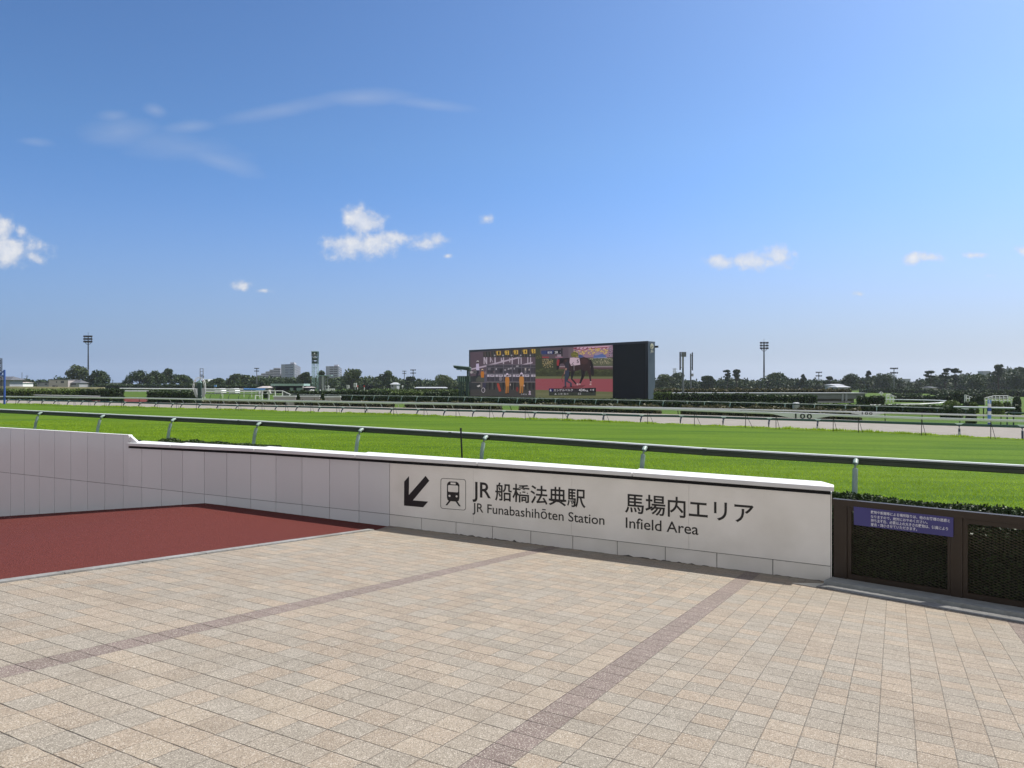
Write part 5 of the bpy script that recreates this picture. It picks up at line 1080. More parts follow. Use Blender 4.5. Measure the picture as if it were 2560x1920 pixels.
mb = MB(); lattice(mb, P.x - .22, P.x + .22, P.y - .2, P.y + .2, g0 - .1, at(0, 896, 110).z, 12, 'black', .035); mb.build('lattice', root)
# blue and white distance pole
Y = 52; P = at(2473.5, 960, Y); g0 = G(P.x, P.y); root = empty('distance_pole', (P.x, P.y, g0)); tag(root, 'blue and white banded distance pole standing beyond the sand track at right', 'pole')
r0 = 4 / F * Y; prev = at(0, 999.5, Y).z
for v, k in ((1009, 'skyblue'), (1019, 'white'), (1028, 'blue'), (1037.5, 'white'), (1048, 'skyblue'), (1057, 'white'), (1080, 'blue')):
    z = max(at(0, v, Y).z, g0 - .05); mb = MB(); mb.tube([(P.x, P.y, z), (P.x, P.y, prev)], r0, k, 12); mb.build('band', root); prev = z
mb = MB(); mb.face([], 'white') if False else None; put_text(mb, '5', 'white', lambda p: at(p[0], p[1], Y - r0 - .01), (2471.3, 1008), (2475.8, 1008), (2471.3, 1001), True, bold=.03); mb.build('number', root)

# ------------------------------------------------------------------ signs in the infield
def tri_sign(u, vt, vb, hwid, Y, text, label):
    P = at(u, 960, Y); g0 = G(P.x, P.y); root = empty('triangular_sign', (P.x, P.y, g0)); tag(root, label, 'sign')
    mb = MB(); mb.prism([at(u - hwid, vb, Y), at(u + hwid, vb, Y), at(u, vt, Y)], (0, .08, 0), 'rail_white'); mb.build('sign_plate', root)
    mb = MB(); put_text(mb, text, 'ink', lambda p: at(p[0], p[1], Y - .02), (u - 1.3, vb - .8), (u + 1.4, vb - .8), (u - 1.3, vb - 4.9), True, bold=.03); mb.build('number', root)
    for a in (-.15, .15): mb = MB(); p = at(u + a * 8, vb, Y + .05); mb.tube([(p.x, p.y, g0 - .05), p], .05, 'white', 5); mb.build('leg', root)
tri_sign(672, 975.5, 984, 6.2, 110, '2', 'white triangular sign with the number 2 on the left')
tri_sign(2203.5, 977.8, 983.8, 6.5, 115, '?', 'small white triangular sign above the box hedge at right')
for u, v0, v1, w, k, lab in ((869.5, 962.5, 971, 6, 'white', 'smaller white box sign on a thin pole before the trees'), (888, 957.5, 967.5, 7.2, 'white', 'larger white box sign on a thin pole before the trees'), (1006, 963, 968, 3, 'white', 'small white sign post near the tiled roof house'), (537.5, 962.5, 967, 5.5, 'skyblue', 'little pale blue sign on a pole right of the winning post')):
    Y = 190; P = at(u, 960, Y); g0 = G(P.x, P.y); root = empty('pole_sign', (P.x, P.y, g0)); tag(root, lab, 'sign'); a, b = at(u - w / 2, v1, Y), at(u + w / 2, v0, Y)
    mb = MB(); mb.tube([(P.x, P.y, g0 - .1), (P.x, P.y, a.z)], .09, 'lightgrey', 6); mb.build('pole', root)
    mb = MB(); mb.box(a, (b.x - a.x, 0, 0), (0, .3, 0), (0, 0, b.z - a.z), k)
    if w > 5.8: mb.box((a.x + .12, a.y - .03, a.z + .15), (b.x - a.x - .24, 0, 0), (0, .03, 0), (0, 0, b.z - a.z - .3), 'lightgrey')
    mb.build('sign_box', root)
Y = 190; P = at(821, 960, Y); g0 = G(P.x, P.y); root = empty('arrow_sign', (P.x, P.y, g0)); tag(root, 'white upward arrow sign right of the lattice tower', 'sign')
mb = MB(); mb.prism([at(821 + a, v, Y) for a, v in ((-3.8, 967.5), (0, 963), (3.8, 967.5), (1, 966.8), (1, 975), (-1, 975), (-1, 966.8))], (0, .1, 0), 'white'); mb.build('arrow_plate', root); mb = MB(); mb.tube([(P.x, P.y + .05, g0 - .1), (P.x, P.y + .05, at(0, 974, Y).z)], .09, 'white', 5); mb.build('pole', root)
Y = 190; P = at(813.5, 960, Y); g0 = G(P.x, P.y); root = empty('round_sign', (P.x, P.y, g0)); tag(root, 'small grey round sign beside the arrow sign', 'sign')
mb = MB(); c = at(813.5, 966, Y); mb.tube([c, c + Vector((0, .06, 0))], .26, 'lightgrey', 12); mb.build('disc', root); mb = MB(); mb.tube([(P.x, P.y + .04, g0 - .1), (P.x, P.y + .04, c.z)], .05, 'lightgrey', 5); mb.build('pole', root)
for u, lab in ((894, 'red and white marker post right of the white box signs'), (910.5, 'red topped marker post left of the round dark tree')):
    Y = 190; P = at(u, 960, Y); g0 = G(P.x, P.y); root = empty('marker_post', (P.x, P.y, g0)); tag(root, lab, 'marker'); a, b = at(u - 1.2, 968, Y), at(u + 1.2, 963.5, Y)
    mb = MB(); mb.tube([(P.x, P.y, g0 - .1), (P.x, P.y, a.z)], .08, 'white', 5); mb.build('post', root); mb = MB(); mb.box((a.x, a.y - .05, a.z), (b.x - a.x, 0, 0), (0, .1, 0), (0, 0, b.z - a.z), 'red'); mb.build('panel', root)
Y = 190; P = at(826, 960, Y); g0 = G(P.x, P.y); root = empty('white_fence', (P.x, P.y, g0)); tag(root, 'short white boarded fence at the foot of the arrow sign', 'fence')
mb = MB(); a, b = at(817, 979, Y), at(836, 972, Y)
for v in (973, 977.5): z = at(0, v, Y).z; mb.box((a.x, Y - .05, z - .12), (b.x - a.x, 0, 0), (0, .1, 0), (0, 0, .28), 'white')
mb.build('board', root)
for i in range(5): x = a.x + (b.x - a.x) * i / 4; mb = MB(); mb.box((x - .12, Y + .06, g0 - .1), (.24, 0, 0), (0, .12, 0), (0, 0, b.z - g0 + .1), 'white'); mb.build('post', root)
for i, (u, h) in enumerate(((776, 9), (779, 10), (783.5, 9.5), (787, 5), (791, 6), (796, 5), (800, 9), (804, 5), (808.5, 6))):
    Y = 185; P = at(u, 981, Y); g0 = G(P.x, P.y); mb = MB(); hh = h / F * Y + .35; w_ = .22 if h > 8 else .34
    mb.tube([(P.x, P.y, g0 - .05), (P.x, P.y, g0 + hh * .85), (P.x, P.y, g0 + hh)], [w_, w_, w_ * .5], 'white', 8); o = mb.build('white_bollard', base=Vector((P.x, P.y, g0)))
    tag(o, ('tall ' if h > 8 else 'low ') + 'white marker standing in the row at the foot of the lattice tower', 'bollard', 'tall white markers at the tower foot' if h > 8 else 'low white markers at the tower foot')
# white gate / hurdle frames
def frame(name, label, Y, posts, rails, k='white', r_=.06, vb=997):
    P = at(posts[len(posts) // 2][0], 960, Y); g0 = G(P.x, P.y); root = empty(name, (P.x, P.y, g0)); tag(root, label, 'hurdle')
    for u, vt in posts: p = at(u, vt, Y); mb = MB(); mb.box((p.x - r_, Y - r_, g0 - .05), (2 * r_, 0, 0), (0, 2 * r_, 0), (0, 0, p.z - g0 + .05), k); mb.build('post', root)
    for a in rails: mb = MB(); mb.tube([at(*a[0], Y - .08), at(*a[1], Y - .08)], r_ * .9, k, 5); mb.build('rail', root)
    return root
frame('white_gate_frame', 'white wooden wing rail with a sloping end by the number 2 sign', 100, [(638, 988), (655, 977), (688, 977), (706, 977), (724, 986)], [((640, 977.3), (706, 977.3)), ((706, 977.3), (727, 986.5)), ((638, 989), (655, 989))], r_=.05)
frame('white_hurdle', 'narrow white hurdle wing beside the tall hedge block', 112, [(2412, 987), (2416, 988), (2423.5, 992.5)], [((2412, 987), (2431, 993.5)), ((2412, 995), (2426, 997))], r_=.05)
frame('white_hurdle', 'wide white hurdle frame with many panes at the right edge', 110, [(2462, 995), (2471, 992), (2480, 990), (2489, 989), (2499, 989), (2509, 989), (2519, 989), (2528.5, 993)], [((2462, 995), (2485, 989.5)), ((2485, 989.5), (2519, 989.5)), ((2519, 989.3), (2539, 996)), ((2462, 1001), (2535, 1001)), ((2468, 995.5), (2533, 995))], r_=.05)
frame('white_wing_rail', 'small white sloping wing rail right of the triangular sign', 118, [(2216, 986), (2225.5, 986), (2233, 989)], [((2216, 986), (2226, 986)), ((2226, 986), (2241, 993)), ((2216, 990.5), (2236, 991))], r_=.06)
for i, (u0, u1, vt, lab) in enumerate(((684, 739, 989, 'low white topped brown board left of the small round bushes'), (751, 799, 989, 'low white topped brown board between the small round bushes'), (812, 851, 990, 'low white topped brown board right of the small round bushes'))):
    Y = 91; a, b = at(u0, 997, Y), at(u1, vt, Y); g0 = G(a.x, a.y); root = empty('jump_board', ((a.x + b.x) / 2, Y, g0)); tag(root, lab, 'board', 'low boards by the white rail')
    mb = MB(); mb.box((a.x, Y, g0 - .05), (b.x - a.x, 0, 0), (0, .12, 0), (0, 0, b.z - g0 - .12), 'houseA'); mb.build('board', root)
    mb = MB(); mb.box((a.x - .05, Y - .05, b.z - .17), (b.x - a.x + .1, 0, 0), (0, .22, 0), (0, 0, .17), 'white'); mb.build('cap_rail', root)

# ------------------------------------------------------------------ buildings
def windows(root, parent, pts, Y, k='window', name='window'):
    for u0, v0, u1, v1 in pts: a, b = at(u0, v1, Y), at(u1, v0, Y); mb = MB(); mb.box((a.x, Y - .06, a.z), (b.x - a.x, 0, 0), (0, .1, 0), (0, 0, b.z - a.z), k); mb.build(name, parent)
def apartment(label, A, B, C, vb, floors):
    """A left corner, B near corner, C right corner, each (u, vtop, Y)"""
    a, b, c = at(*A), at(*B), at(*C); zt_ = b.z; g0 = -1.2; root = empty('apartment_block', (b.x, b.y, g0)); tag(root, label, 'apartment block', 'apartment blocks behind the trees')
    d_ = (a - b) + (c - b); e = Vector((b.x + d_.x, b.y + d_.y, 0)); q = lambda P, z: (P.x, P.y, z)
    mb = MB(); mb.box8([q(b, g0), q(c, g0), q(e, g0), q(a, g0), q(b, zt_), q(c, zt_), q(e, zt_), q(a, zt_)], 'concreteA'); mb.build('wall', root)
    fh = 2.85; z = zt_ - fh
    ud = Vector((c.x - b.x, c.y - b.y, 0)); un = Vector((ud.y, -ud.x, 0)).normalized(); vd = Vector((a.x - b.x, a.y - b.y, 0)); vn = Vector((-vd.y, vd.x, 0)).normalized()
    if un.y > 0: un = -un
    if vn.y > 0: vn = -vn
    for i in range(floors):
        mb = MB(); p = Vector(q(b, z)); mb.box(p + ud * .02, ud * .96, un * 1.2, (0, 0, 1.25), 'concreteB'); mb.build('balcony', root)
        mb = MB(); mb.box(p + ud * .03 + Vector((0, 0, 1.27)), ud * .94, un * .15, (0, 0, 1.4), 'window'); mb.build('window', root)
        for t0, t1 in ((.1, .38), (.42, .7)):
            mb = MB(); mb.box(p + vd * t0 + Vector((0, 0, 1.1)), vd * (t1 - t0), vn * .12, (0, 0, 1.3), 'window'); mb.build('window', root)
        z -= fh
    mb = MB(); mb.box(Vector(q(b, zt_)) + ud * .15 + vd * .1, ud * .3, vd * .3, (0, 0, 2.6), 'concreteB'); mb.build('roof_house', root)
    return root
apartment('tallest grey apartment block with pale balconies left of the lattice tower', (703, 911, 879), (736.4, 909.4, 850), (751.5, 917.6, 1016), 942, 7)
apartment('lower grey apartment block just right of the lattice tower', (814.5, 915.5, 955), (846.5, 915.3, 950), (854.8, 921.7, 1110), 940, 6)
root = empty('stepped_apartment', Vector((at(680, 960, 980).x, 980, -1.2))); tag(root, 'grey apartment building stepping down to the left behind the trees', 'apartment block')
for i, (u0, u1, v) in enumerate(((643, 653, 937.5), (653, 664, 933), (664, 674, 928.5), (674, 684, 924), (684, 701, 919.8))):
    a, b = at(u0, 950, 980), at(u1, v, 980); mb = MB(); mb.box((a.x, 980, -1.2), (b.x - a.x, 0, 0), (0, 18, 0), (0, 0, b.z + 1.2), 'concreteA'); mb.build('wall', root)
    z = b.z - .3
    while z > at(0, 946, 980).z:
        mb = MB(); mb.box((a.x, 979, z - 1.1), (b.x - a.x, 0, 0), (0, .95, 0), (0, 0, 1.0), 'concreteB'); mb.build('balcony', root); mb = MB(); mb.box((a.x + .2, 979.9, z - 2.3), (b.x - a.x - .4, 0, 0), (0, .1, 0), (0, 0, 1.1), 'window'); mb.build('window', root); z -= 2.4
def house(label, u0, u1, vt, vb, Y, wk, rk, depth=7, roofh=0, wins=(), name='house', flat=.3, extra=None, over=.4, group=None):
    a, b = at(u0, vb, Y), at(u1, vt, Y); g0 = G(a.x, a.y) - .1; root = empty(name, ((a.x + b.x) / 2, Y, g0)); tag(root, label, 'building', group)
    mb = MB(); mb.box((a.x, Y, g0), (b.x - a.x, 0, 0), (0, depth, 0), (0, 0, b.z - g0), wk); w = mb.build('wall', root)
    mb = MB()
    if roofh: 
        h = roofh / F * Y; x0, x1 = a.x - over, b.x + over; i = min((x1 - x0) * .3, h * 1.5)
        mb.add([(x0, Y - over, b.z), (x1, Y - over, b.z), (x1, Y + depth + over, b.z), (x0, Y + depth + over, b.z), (x0 + i, Y + depth / 2, b.z + h), (x1 - i, Y + depth / 2, b.z + h)], [(0, 1, 5, 4), (1, 2, 5), (2, 3, 4, 5), (3, 0, 4), (3, 2, 1, 0)], rk)
    else: mb.box((a.x - .15, Y - .15, b.z), (b.x - a.x + .3, 0, 0), (0, depth + .3, 0), (0, 0, flat), rk)
    mb.build('roof', root); windows(root, root, wins, Y)
    return root
house('two storey pale flat roofed house left of the tall green tree', 122, 170, 950, 969, 310, 'houseA', 'roof', wins=((140, 953.5, 143, 956.5), (152, 952.5, 160, 957.5), (131, 963.5, 139, 968), (141, 964, 144, 968)))
house('low grey house joining the left side of the pale flat roofed house', 92, 121.5, 957, 969, 311, 'houseB', 'roof', wins=((95, 958.5, 98, 961), (112, 959, 118, 962)))
house('grey hipped roof house between the pale house and the tall tree', 174, 198, 957.5, 969, 312, 'houseB', 'roof', roofh=7, wins=((178, 958.5, 190, 962),))
house('small white walled hut near the two utility poles at left', 42, 55, 957, 966, 300, 'white', 'houseA', roofh=2)
house('dark pitched roof house cut by the left edge', -40, 24, 950, 968, 260, 'houseB', 'roof', roofh=9, over=1)
house('distant low pale building in the gap between the left trees', 270, 316, 958, 965, 420, 'concreteB', 'roof', wins=((276, 959, 290, 961.5), (296, 959, 312, 961.5)))
house('tiny white apartment house right of the winning post ring', 511, 520, 949, 966, 560, 'white', 'white', depth=9, wins=((512, 951.5, 517, 953), (512, 955, 517, 956.5), (512, 958.5, 517, 960)))
house('little tiled roof house half hidden by shrubs left of the screen', 977, 992, 961, 974, 300, 'houseB', 'lightgrey', roofh=5, wins=((979, 963, 983, 967),))
house('small hut with a hipped roof left of the long low stand', 645, 666, 969.5, 976, 210, 'houseA', 'houseA', roofh=4, name='hut')
house('long low shed with a pale grey roof left of the green viewing stand', 1038, 1112, 970, 977, 240, 'gap', 'lightgrey', roofh=2.5, name='shed')
house('grey tiled roofs among the trees right of the tall mast, rear one', 2083, 2110, 963, 972, 260, 'houseB', 'lightgrey', roofh=3)
house('grey tiled roof house among the trees right of the tall mast, front one', 2094, 2124, 968, 976, 240, 'houseB', 'lightgrey', roofh=4.5)
house('small pale house glimpsed under the umbrella pines', 2331, 2341, 969, 978, 240, 'houseA', 'roof', roofh=2.5)
house('distant block peeping over the trees at right near the floodlight', 2254, 2276, 948, 966, 600, 'concreteA', 'concreteA')
house('distant low block above the wooded rise at far right', 2458, 2476, 928.5, 950, 600, 'concreteA', 'concreteA')
# long low stand with pale fascia
Y = 215; a, b = at(677, 977, Y), at(757, 966, Y); g0 = G(a.x, a.y); root = empty('low_stand', ((a.x + b.x) / 2, Y, g0)); tag(root, 'long low open stand with a pale green fascia below the apartment blocks', 'stand')
mb = MB(); f0, f1 = at(677, 964.8, Y), at(759.5, 959.3, Y); mb.box((f0.x, Y - .2, f0.z), (f1.x - f0.x, 0, 0), (0, 7, 0), (0, 0, f1.z - f0.z), 'palegreen'); mb.build('fascia', root)
mb = MB(); mb.box((a.x + .3, Y + 3, g0), (b.x - a.x - .3, 0, 0), (0, 3, 0), (0, 0, f0.z - g0), 'gap'); mb.build('wall', root)
for u in (678, 757): p = at(u, 970, Y); mb = MB(); mb.box((p.x - .2, Y, g0 - .1), (.4, 0, 0), (0, .4, 0), (0, 0, f0.z - g0 + .1), 'lightgrey'); mb.build('column', root)
for u0, u1 in ((739, 755), (722, 730)): p, q_ = at(u0, 974, Y), at(u1, 969.5, Y); mb = MB(); mb.box((p.x, Y + 1, g0 - .1), (q_.x - p.x, 0, 0), (0, .3, 0), (0, 0, q_.z - g0 + .1), 'palegreen'); mb.build('panel', root)
house('small brown roofed shed right of the long low stand', 760, 771, 969, 977, 214, 'gap', 'houseA', roofh=2, name='shed')
# grey underground passage building
Y = 112; a, b = at(1662, 995, Y), at(2163, 984, Y); g0 = G(b.x, b.y) - .3; root = empty('passage_building', ((a.x + b.x) / 2, Y, g0)); tag(root, 'long flat grey passage building behind the dark hedges at right', 'building')
mb = MB(); z0, z1 = at(0, 997, Y).z, at(0, 984, Y).z; mb.box((a.x, Y, z0), (b.x - a.x, 0, 0), (0, 4, 0), (0, 0, z1 - z0), 'grey'); mb.build('wall', root)
mb = MB(); mb.box((a.x - .2, Y - .2, z1), (b.x - a.x + .4, 0, 0), (0, 4.4, 0), (0, 0, .12), 'lightgrey'); mb.build('roof', root)
mb = MB(); mb.box((at(2040, 0, Y).x, Y + 2, g0 - .4), (at(2150, 0, Y).x - at(2040, 0, Y).x, 0, 0), (0, 2, 0), (0, 0, z0 - g0 + .4), 'houseA'); mb.build('inner_wall', root)
mb = MB(); mb.box((at(2040, 0, Y).x, Y + .5, at(0, 1006.5, Y).z), (at(2131, 0, Y).x - at(2040, 0, Y).x, 0, 0), (0, .3, 0), (0, 0, .14), 'rail_white'); mb.build('handrail', root)
for u in (2106, 2115.5): p = at(u, 997, Y); mb = MB(); mb.box((p.x - .15, Y - .1, z0 - .3), (.3, 0, 0), (0, .1, 0), (0, 0, z1 - z0 + .3), 'houseB'); mb.build('downpipe', root)
# white cars near the rails
def car(u, Y, label):
    P = at(u, 982, Y); g0 = G(P.x, P.y); root = empty('parked_car', (P.x, P.y, g0)); tag(root, label, 'car', 'white cars parked beyond the rails')
    sec = [(-.85, .3), (-.87, .75), (-.84, .95), (-.66, 1.42), (-.55, 1.48), (.55, 1.48), (.66, 1.42), (.84, .95), (.87, .75), (.85, .3)]
    mb = MB(); mb.prism([(P.x + x, P.y, g0 + z) for x, z in sec], (0, 3.6, 0), 'white'); o = mb.build('body', root)
    mb = MB(); mb.prism([(P.x + x, P.y - .02, g0 + z) for x, z in ((-.72, .98), (-.58, 1.36), (.58, 1.36), (.72, .98))], (0, .03, 0), 'window'); mb.build('rear_window', root)
    for s_ in (-.66, .66):
        mb = MB(); mb.box((P.x + s_ - .1, P.y - .03, g0 + .68), (.2, 0, 0), (0, .04, 0), (0, 0, .22), 'red'); mb.build('tail_light', root)
        for yy in (.6, 2.9): mb = MB(); mb.tube([(P.x + s_ * 1.1 - .1, P.y + yy, g0 + .3), (P.x + s_ * 1.1 + .1, P.y + yy, g0 + .3)], .3, 'black', 10); mb.build('wheel', root)
car(545, 200, 'white car parked beyond the rails nearer the winning post'); car(580, 200, 'white car parked beyond the rails left of the striped padding')
# utility poles and pylon
for u, vt, arm, lab in ((55, 931, 0, 'thin plain utility pole at far left near the white hut'), (67.5, 937.5, 9, 'utility pole with crossarms behind the small bushy tree'), (282, 949, 4, 'short utility pole in the gap between the left trees')):
    Y = 330; P = at(u, vt, Y); g0 = G(P.x, P.y); root = empty('utility_pole', (P.x, P.y, g0)); tag(root, lab, 'pole'); mb = MB(); mb.tube([(P.x, P.y, g0 - .1), P], [.17, .1], 'grey', 6); mb.build('pole', root)
    if arm:
        for dz in (.6, 1.3): mb = MB(); w = arm / F * Y / 2 * (1 if dz < 1 else .5); mb.box((P.x - w, P.y - .06, P.z - dz), (2 * w, 0, 0), (0, .12, 0), (0, 0, .14), 'grey'); mb.build('crossarm', root)
Y = 900; P = at(1686.5, 921, Y); root = empty('power_pylon', (P.x, P.y, -1.2)); tag(root, 'faint distant lattice power pylon above the trees right of the screen', 'pylon')
mb = MB(); lattice(mb, P.x - 1, P.x + 1, P.y - 1, P.y + 1, -1.2, P.z, 10, 'lightgrey', .16); mb.build('lattice', root)
for dz in (1, 4.5): mb = MB(); mb.box((P.x - 3, P.y - .3, P.z - dz), (6, 0, 0), (0, .6, 0), (0, 0, .5), 'lightgrey'); mb.build('crossarm', root)

# ------------------------------------------------------------------ trees
def crown_pts(blobs, n, g, flat=1.0):
    r2 = np.array([b[3] ** 2 for b in blobs]); ch = g.choice(len(blobs), n, p=r2 / r2.sum()); B = np.array(blobs)[ch]
    d = g.normal(size=(n, 3)); d /= np.linalg.norm(d, axis=1)[:, None]; rr = g.uniform(.45, 1.08, n) ** .6
    P = B[:, :3] + d * (B[:, 3] * rr)[:, None] * np.array([1, 1, .8 * flat]); return P
def tree(u, vt, w, Y, label, kind='round', k='leaf', seed=0, group='distinct trees of the far tree line', vb=976):
    g = np.random.default_rng(seed + 100); P = at(u, vt, Y); g0 = G(P.x, P.y) - .1; H = P.z - g0; Wd = w / F * Y
    root = empty('tree' if kind != 'pine' else 'pine_tree', (P.x, P.y, g0)); tag(root, label, 'tree', group)
    bl = []
    if kind == 'round':
        for i in range(15): a = g.random() * 2 * math.pi; rr = g.random() ** .5 * Wd * .36; z = g.uniform(.34, .86); sc = 1 - abs(z - .58) * .9; bl.append((math.cos(a) * rr * sc, math.sin(a) * rr * sc, z * H, Wd * g.uniform(.17, .26)))
        bl.append((0, 0, H * .84, Wd * .18))
    elif kind == 'spread':
        for i in range(26): a = g.random() * 2 * math.pi; rr = g.random() ** .5 * Wd * .42; z = .80 - .38 * (rr / (Wd * .42)) ** 2 + g.uniform(-.12, .05); bl.append((math.cos(a) * rr, math.sin(a) * rr, z * H, Wd * g.uniform(.13, .19)))
    elif kind == 'conic':
        for i in range(16): z = g.uniform(.3, .95); rr = g.random() ** .5 * Wd * .4 * (1.12 - z); a = g.random() * 2 * math.pi; bl.append((math.cos(a) * rr, math.sin(a) * rr, z * H, Wd * .2 * (1.25 - z)))
    elif kind == 'pine':
        for i in range(11): z = g.uniform(.45, .97); a = g.random() * 2 * math.pi; rr = g.random() * Wd * .38 * (1.3 - z * .7); bl.append((math.cos(a) * rr, math.sin(a) * rr, z * H, Wd * g.uniform(.12, .2)))
        bl.append((0, 0, H * .95, Wd * .2))
    zmax = max(b[2] + b[3] * .8 for b in bl); bl = [(x, y, z * H / zmax if z * H / zmax < H else z, r_) for x, y, z, r_ in bl]
    n = int(3200 if kind != 'pine' else 1100); pts = crown_pts(bl, n, g, .45 if kind == 'pine' else 1); pts[:, 2] = np.maximum(pts[:, 2], H * .2)
    mb = MB(); tr = max(.22, Wd * .032); top = H * (.75 if kind != 'pine' else .93)
    bend = g.normal(0, .04 * Wd, 2); mid = (bend[0], bend[1], top * .5)
    mb.tube([(0, 0, 0), (mid[0], mid[1], mid[2]), (0, 0, top)], [tr, tr * .7, tr * .25], 'bark', 7)
    for b in bl[:9]: z0 = min(b[2] * .7, top * .8) * g.uniform(.6, .95); t = z0 / (top * .5); s0 = (mid[0] * min(t, 2 - t), mid[1] * min(t, 2 - t), z0); mb.tube([s0, ((s0[0] + b[0]) / 2, (s0[1] + b[1]) / 2, (s0[2] * .6 + b[2] * .4)), b[:3]], [tr * .45, tr * .28, tr * .1], 'bark', 5)
    o = mb.build('trunk'); o.parent = root; o.location = (0, 0, 0)
    quads_mesh('crown', pts, Y * .0011, k, seed, parent=root, aspect=.65)
    return root
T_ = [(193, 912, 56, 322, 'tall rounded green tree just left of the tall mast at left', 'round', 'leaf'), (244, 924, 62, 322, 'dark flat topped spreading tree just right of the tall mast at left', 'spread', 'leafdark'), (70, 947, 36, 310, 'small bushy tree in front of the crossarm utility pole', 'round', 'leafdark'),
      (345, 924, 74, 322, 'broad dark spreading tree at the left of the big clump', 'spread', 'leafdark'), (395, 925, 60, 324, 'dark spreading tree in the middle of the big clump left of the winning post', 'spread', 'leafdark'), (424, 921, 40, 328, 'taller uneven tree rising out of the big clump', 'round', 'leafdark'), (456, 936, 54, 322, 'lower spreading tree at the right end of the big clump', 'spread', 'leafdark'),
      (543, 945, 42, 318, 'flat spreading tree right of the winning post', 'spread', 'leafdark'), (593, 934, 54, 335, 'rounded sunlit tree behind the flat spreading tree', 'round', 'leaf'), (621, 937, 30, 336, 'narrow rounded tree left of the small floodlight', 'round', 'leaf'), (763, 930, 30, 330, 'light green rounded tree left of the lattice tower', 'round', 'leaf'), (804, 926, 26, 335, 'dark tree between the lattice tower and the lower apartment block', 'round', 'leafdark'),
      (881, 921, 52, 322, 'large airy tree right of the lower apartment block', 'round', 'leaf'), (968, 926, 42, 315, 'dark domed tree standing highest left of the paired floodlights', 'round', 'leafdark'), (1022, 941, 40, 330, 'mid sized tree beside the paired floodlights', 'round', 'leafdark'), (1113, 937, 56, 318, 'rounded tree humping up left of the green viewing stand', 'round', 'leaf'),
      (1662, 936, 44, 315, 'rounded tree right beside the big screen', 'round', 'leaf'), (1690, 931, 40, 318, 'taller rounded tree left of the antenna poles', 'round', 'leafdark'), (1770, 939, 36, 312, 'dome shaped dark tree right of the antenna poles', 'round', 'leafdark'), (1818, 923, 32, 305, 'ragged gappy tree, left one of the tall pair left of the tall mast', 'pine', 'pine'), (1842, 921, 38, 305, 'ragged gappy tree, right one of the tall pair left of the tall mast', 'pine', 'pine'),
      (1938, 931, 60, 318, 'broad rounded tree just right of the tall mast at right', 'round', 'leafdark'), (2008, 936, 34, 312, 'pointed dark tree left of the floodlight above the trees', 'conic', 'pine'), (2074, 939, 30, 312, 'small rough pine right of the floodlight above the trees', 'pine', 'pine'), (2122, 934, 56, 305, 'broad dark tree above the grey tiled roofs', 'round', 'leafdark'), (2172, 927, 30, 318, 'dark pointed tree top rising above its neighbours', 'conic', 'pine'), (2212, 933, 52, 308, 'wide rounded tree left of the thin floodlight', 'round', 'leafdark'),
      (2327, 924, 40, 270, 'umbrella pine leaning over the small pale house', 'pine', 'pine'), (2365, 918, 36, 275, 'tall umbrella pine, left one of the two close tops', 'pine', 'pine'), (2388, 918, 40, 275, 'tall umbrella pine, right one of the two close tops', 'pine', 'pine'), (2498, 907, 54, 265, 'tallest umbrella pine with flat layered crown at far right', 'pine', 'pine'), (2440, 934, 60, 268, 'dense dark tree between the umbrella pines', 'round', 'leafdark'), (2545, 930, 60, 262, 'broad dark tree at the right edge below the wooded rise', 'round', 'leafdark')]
for i, (u, vt, w, Y, lab, kd_, k) in enumerate(T_): tree(u, vt, w, Y, lab, kd_, k, i)
# the continuous wood behind them
def wood(name, label, prof, Y, k, seed, per=46, leaf=.5):
    g = np.random.default_rng(seed); pts = []; us = [p[0] for p in prof]; vs2 = [p[1] for p in prof]; u = us[0]
    while u < us[-1]:
        v = float(np.interp(u, us, vs2)) + g.uniform(-1.5, 3.5); Yb = Y + g.uniform(-9, 16); P = at(u, v, Yb); g0 = G(P.x, P.y); h = P.z - g0; rr = g.uniform(1.5, 2.8)
        m = max(2, int(h / 2.2))
        for j in range(m):
            z = g0 + rr * .6 + (h - rr * 1.5) * (j + .5) / m + g.normal(0, .4); c = np.array([P.x + g.normal(0, 1.2), Yb + g.normal(0, 1.5), min(z, P.z - rr * .75)])
            d = g.normal(size=(per, 3)); d /= np.linalg.norm(d, axis=1)[:, None]; pts.append(c + d * rr * g.uniform(.5, 1.05, (per, 1)) * np.array([1, 1, .8]))
        u += g.uniform(1.2, 3.2)
    tag(quads_mesh(name, np.concatenate(pts), leaf, k, seed, aspect=.65), label, 'wood', kind='stuff')
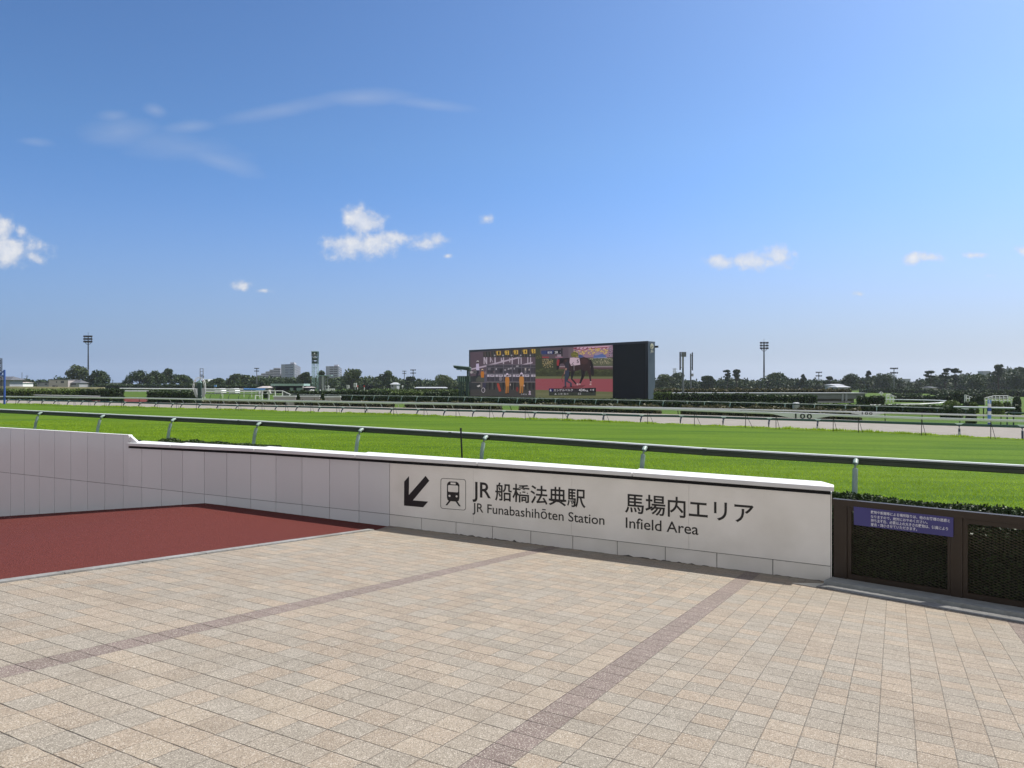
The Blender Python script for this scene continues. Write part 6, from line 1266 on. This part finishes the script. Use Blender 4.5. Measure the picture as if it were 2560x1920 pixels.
wood('far_wood', 'dark wooded ridge behind the houses at left', [(-40, 960), (0, 960), (60, 958), (95, 950), (130, 944), (158, 936), (175, 945), (230, 955), (262, 962)], 345, 'leafdark', 1)
wood('far_wood', 'continuous dark tree belt between the winning post and the big screen', [(470, 955), (520, 952), (545, 950), (570, 946), (600, 942), (640, 938), (660, 936), (700, 938), (740, 940), (765, 936), (800, 938), (840, 940), (870, 934), (905, 938), (950, 938), (985, 936), (1010, 946), (1045, 944), (1080, 944), (1110, 942), (1150, 946), (1180, 950)], 338, 'leafdark', 2)
wood('far_wood', 'continuous dark tree belt from the big screen to the right edge', [(1625, 942), (1660, 942), (1700, 942), (1735, 951), (1760, 948), (1800, 944), (1830, 938), (1860, 945), (1905, 948), (1925, 938), (1960, 938), (1985, 945), (2010, 944), (2050, 946), (2090, 946), (2120, 940), (2160, 938), (2200, 936), (2235, 938), (2262, 952), (2285, 954), (2300, 944), (2330, 938), (2370, 932), (2420, 934), (2460, 936), (2480, 930), (2500, 926), (2520, 918), (2545, 912), (2600, 912), (2700, 920)], 322, 'leafdark', 3)
wood('far_shrubs', 'light grey green scrub along the foot of the trees right of the screen', [(1636, 969), (1660, 967), (1680, 970)], 300, 'leaf', 4, leaf=.3)

# ------------------------------------------------------------------ the air
def haze():
    bm = bmesh.new(); bmesh.ops.create_cube(bm, size=1); me = bpy.data.meshes.new('haze'); bm.to_mesh(me); bm.free()
    o = bpy.data.objects.new('haze', me); COL.objects.link(o); o.scale = (4800, 4800, 62); o.location = (0, 0, 28); tag(o, kind='stuff')
    m = bpy.data.materials.new('haze_air'); m.use_nodes = True; nt = m.node_tree; nt.nodes.clear()
    v = nt.nodes.new('ShaderNodeVolumePrincipled'); v.inputs['Color'].default_value = (.86, .92, 1, 1); v.inputs['Density'].default_value = HAZE; v.inputs['Anisotropy'].default_value = .35
    out = nt.nodes.new('ShaderNodeOutputMaterial'); nt.links.new(v.outputs[0], out.inputs['Volume']); me.materials.append(m)
HAZE = .00013
haze()
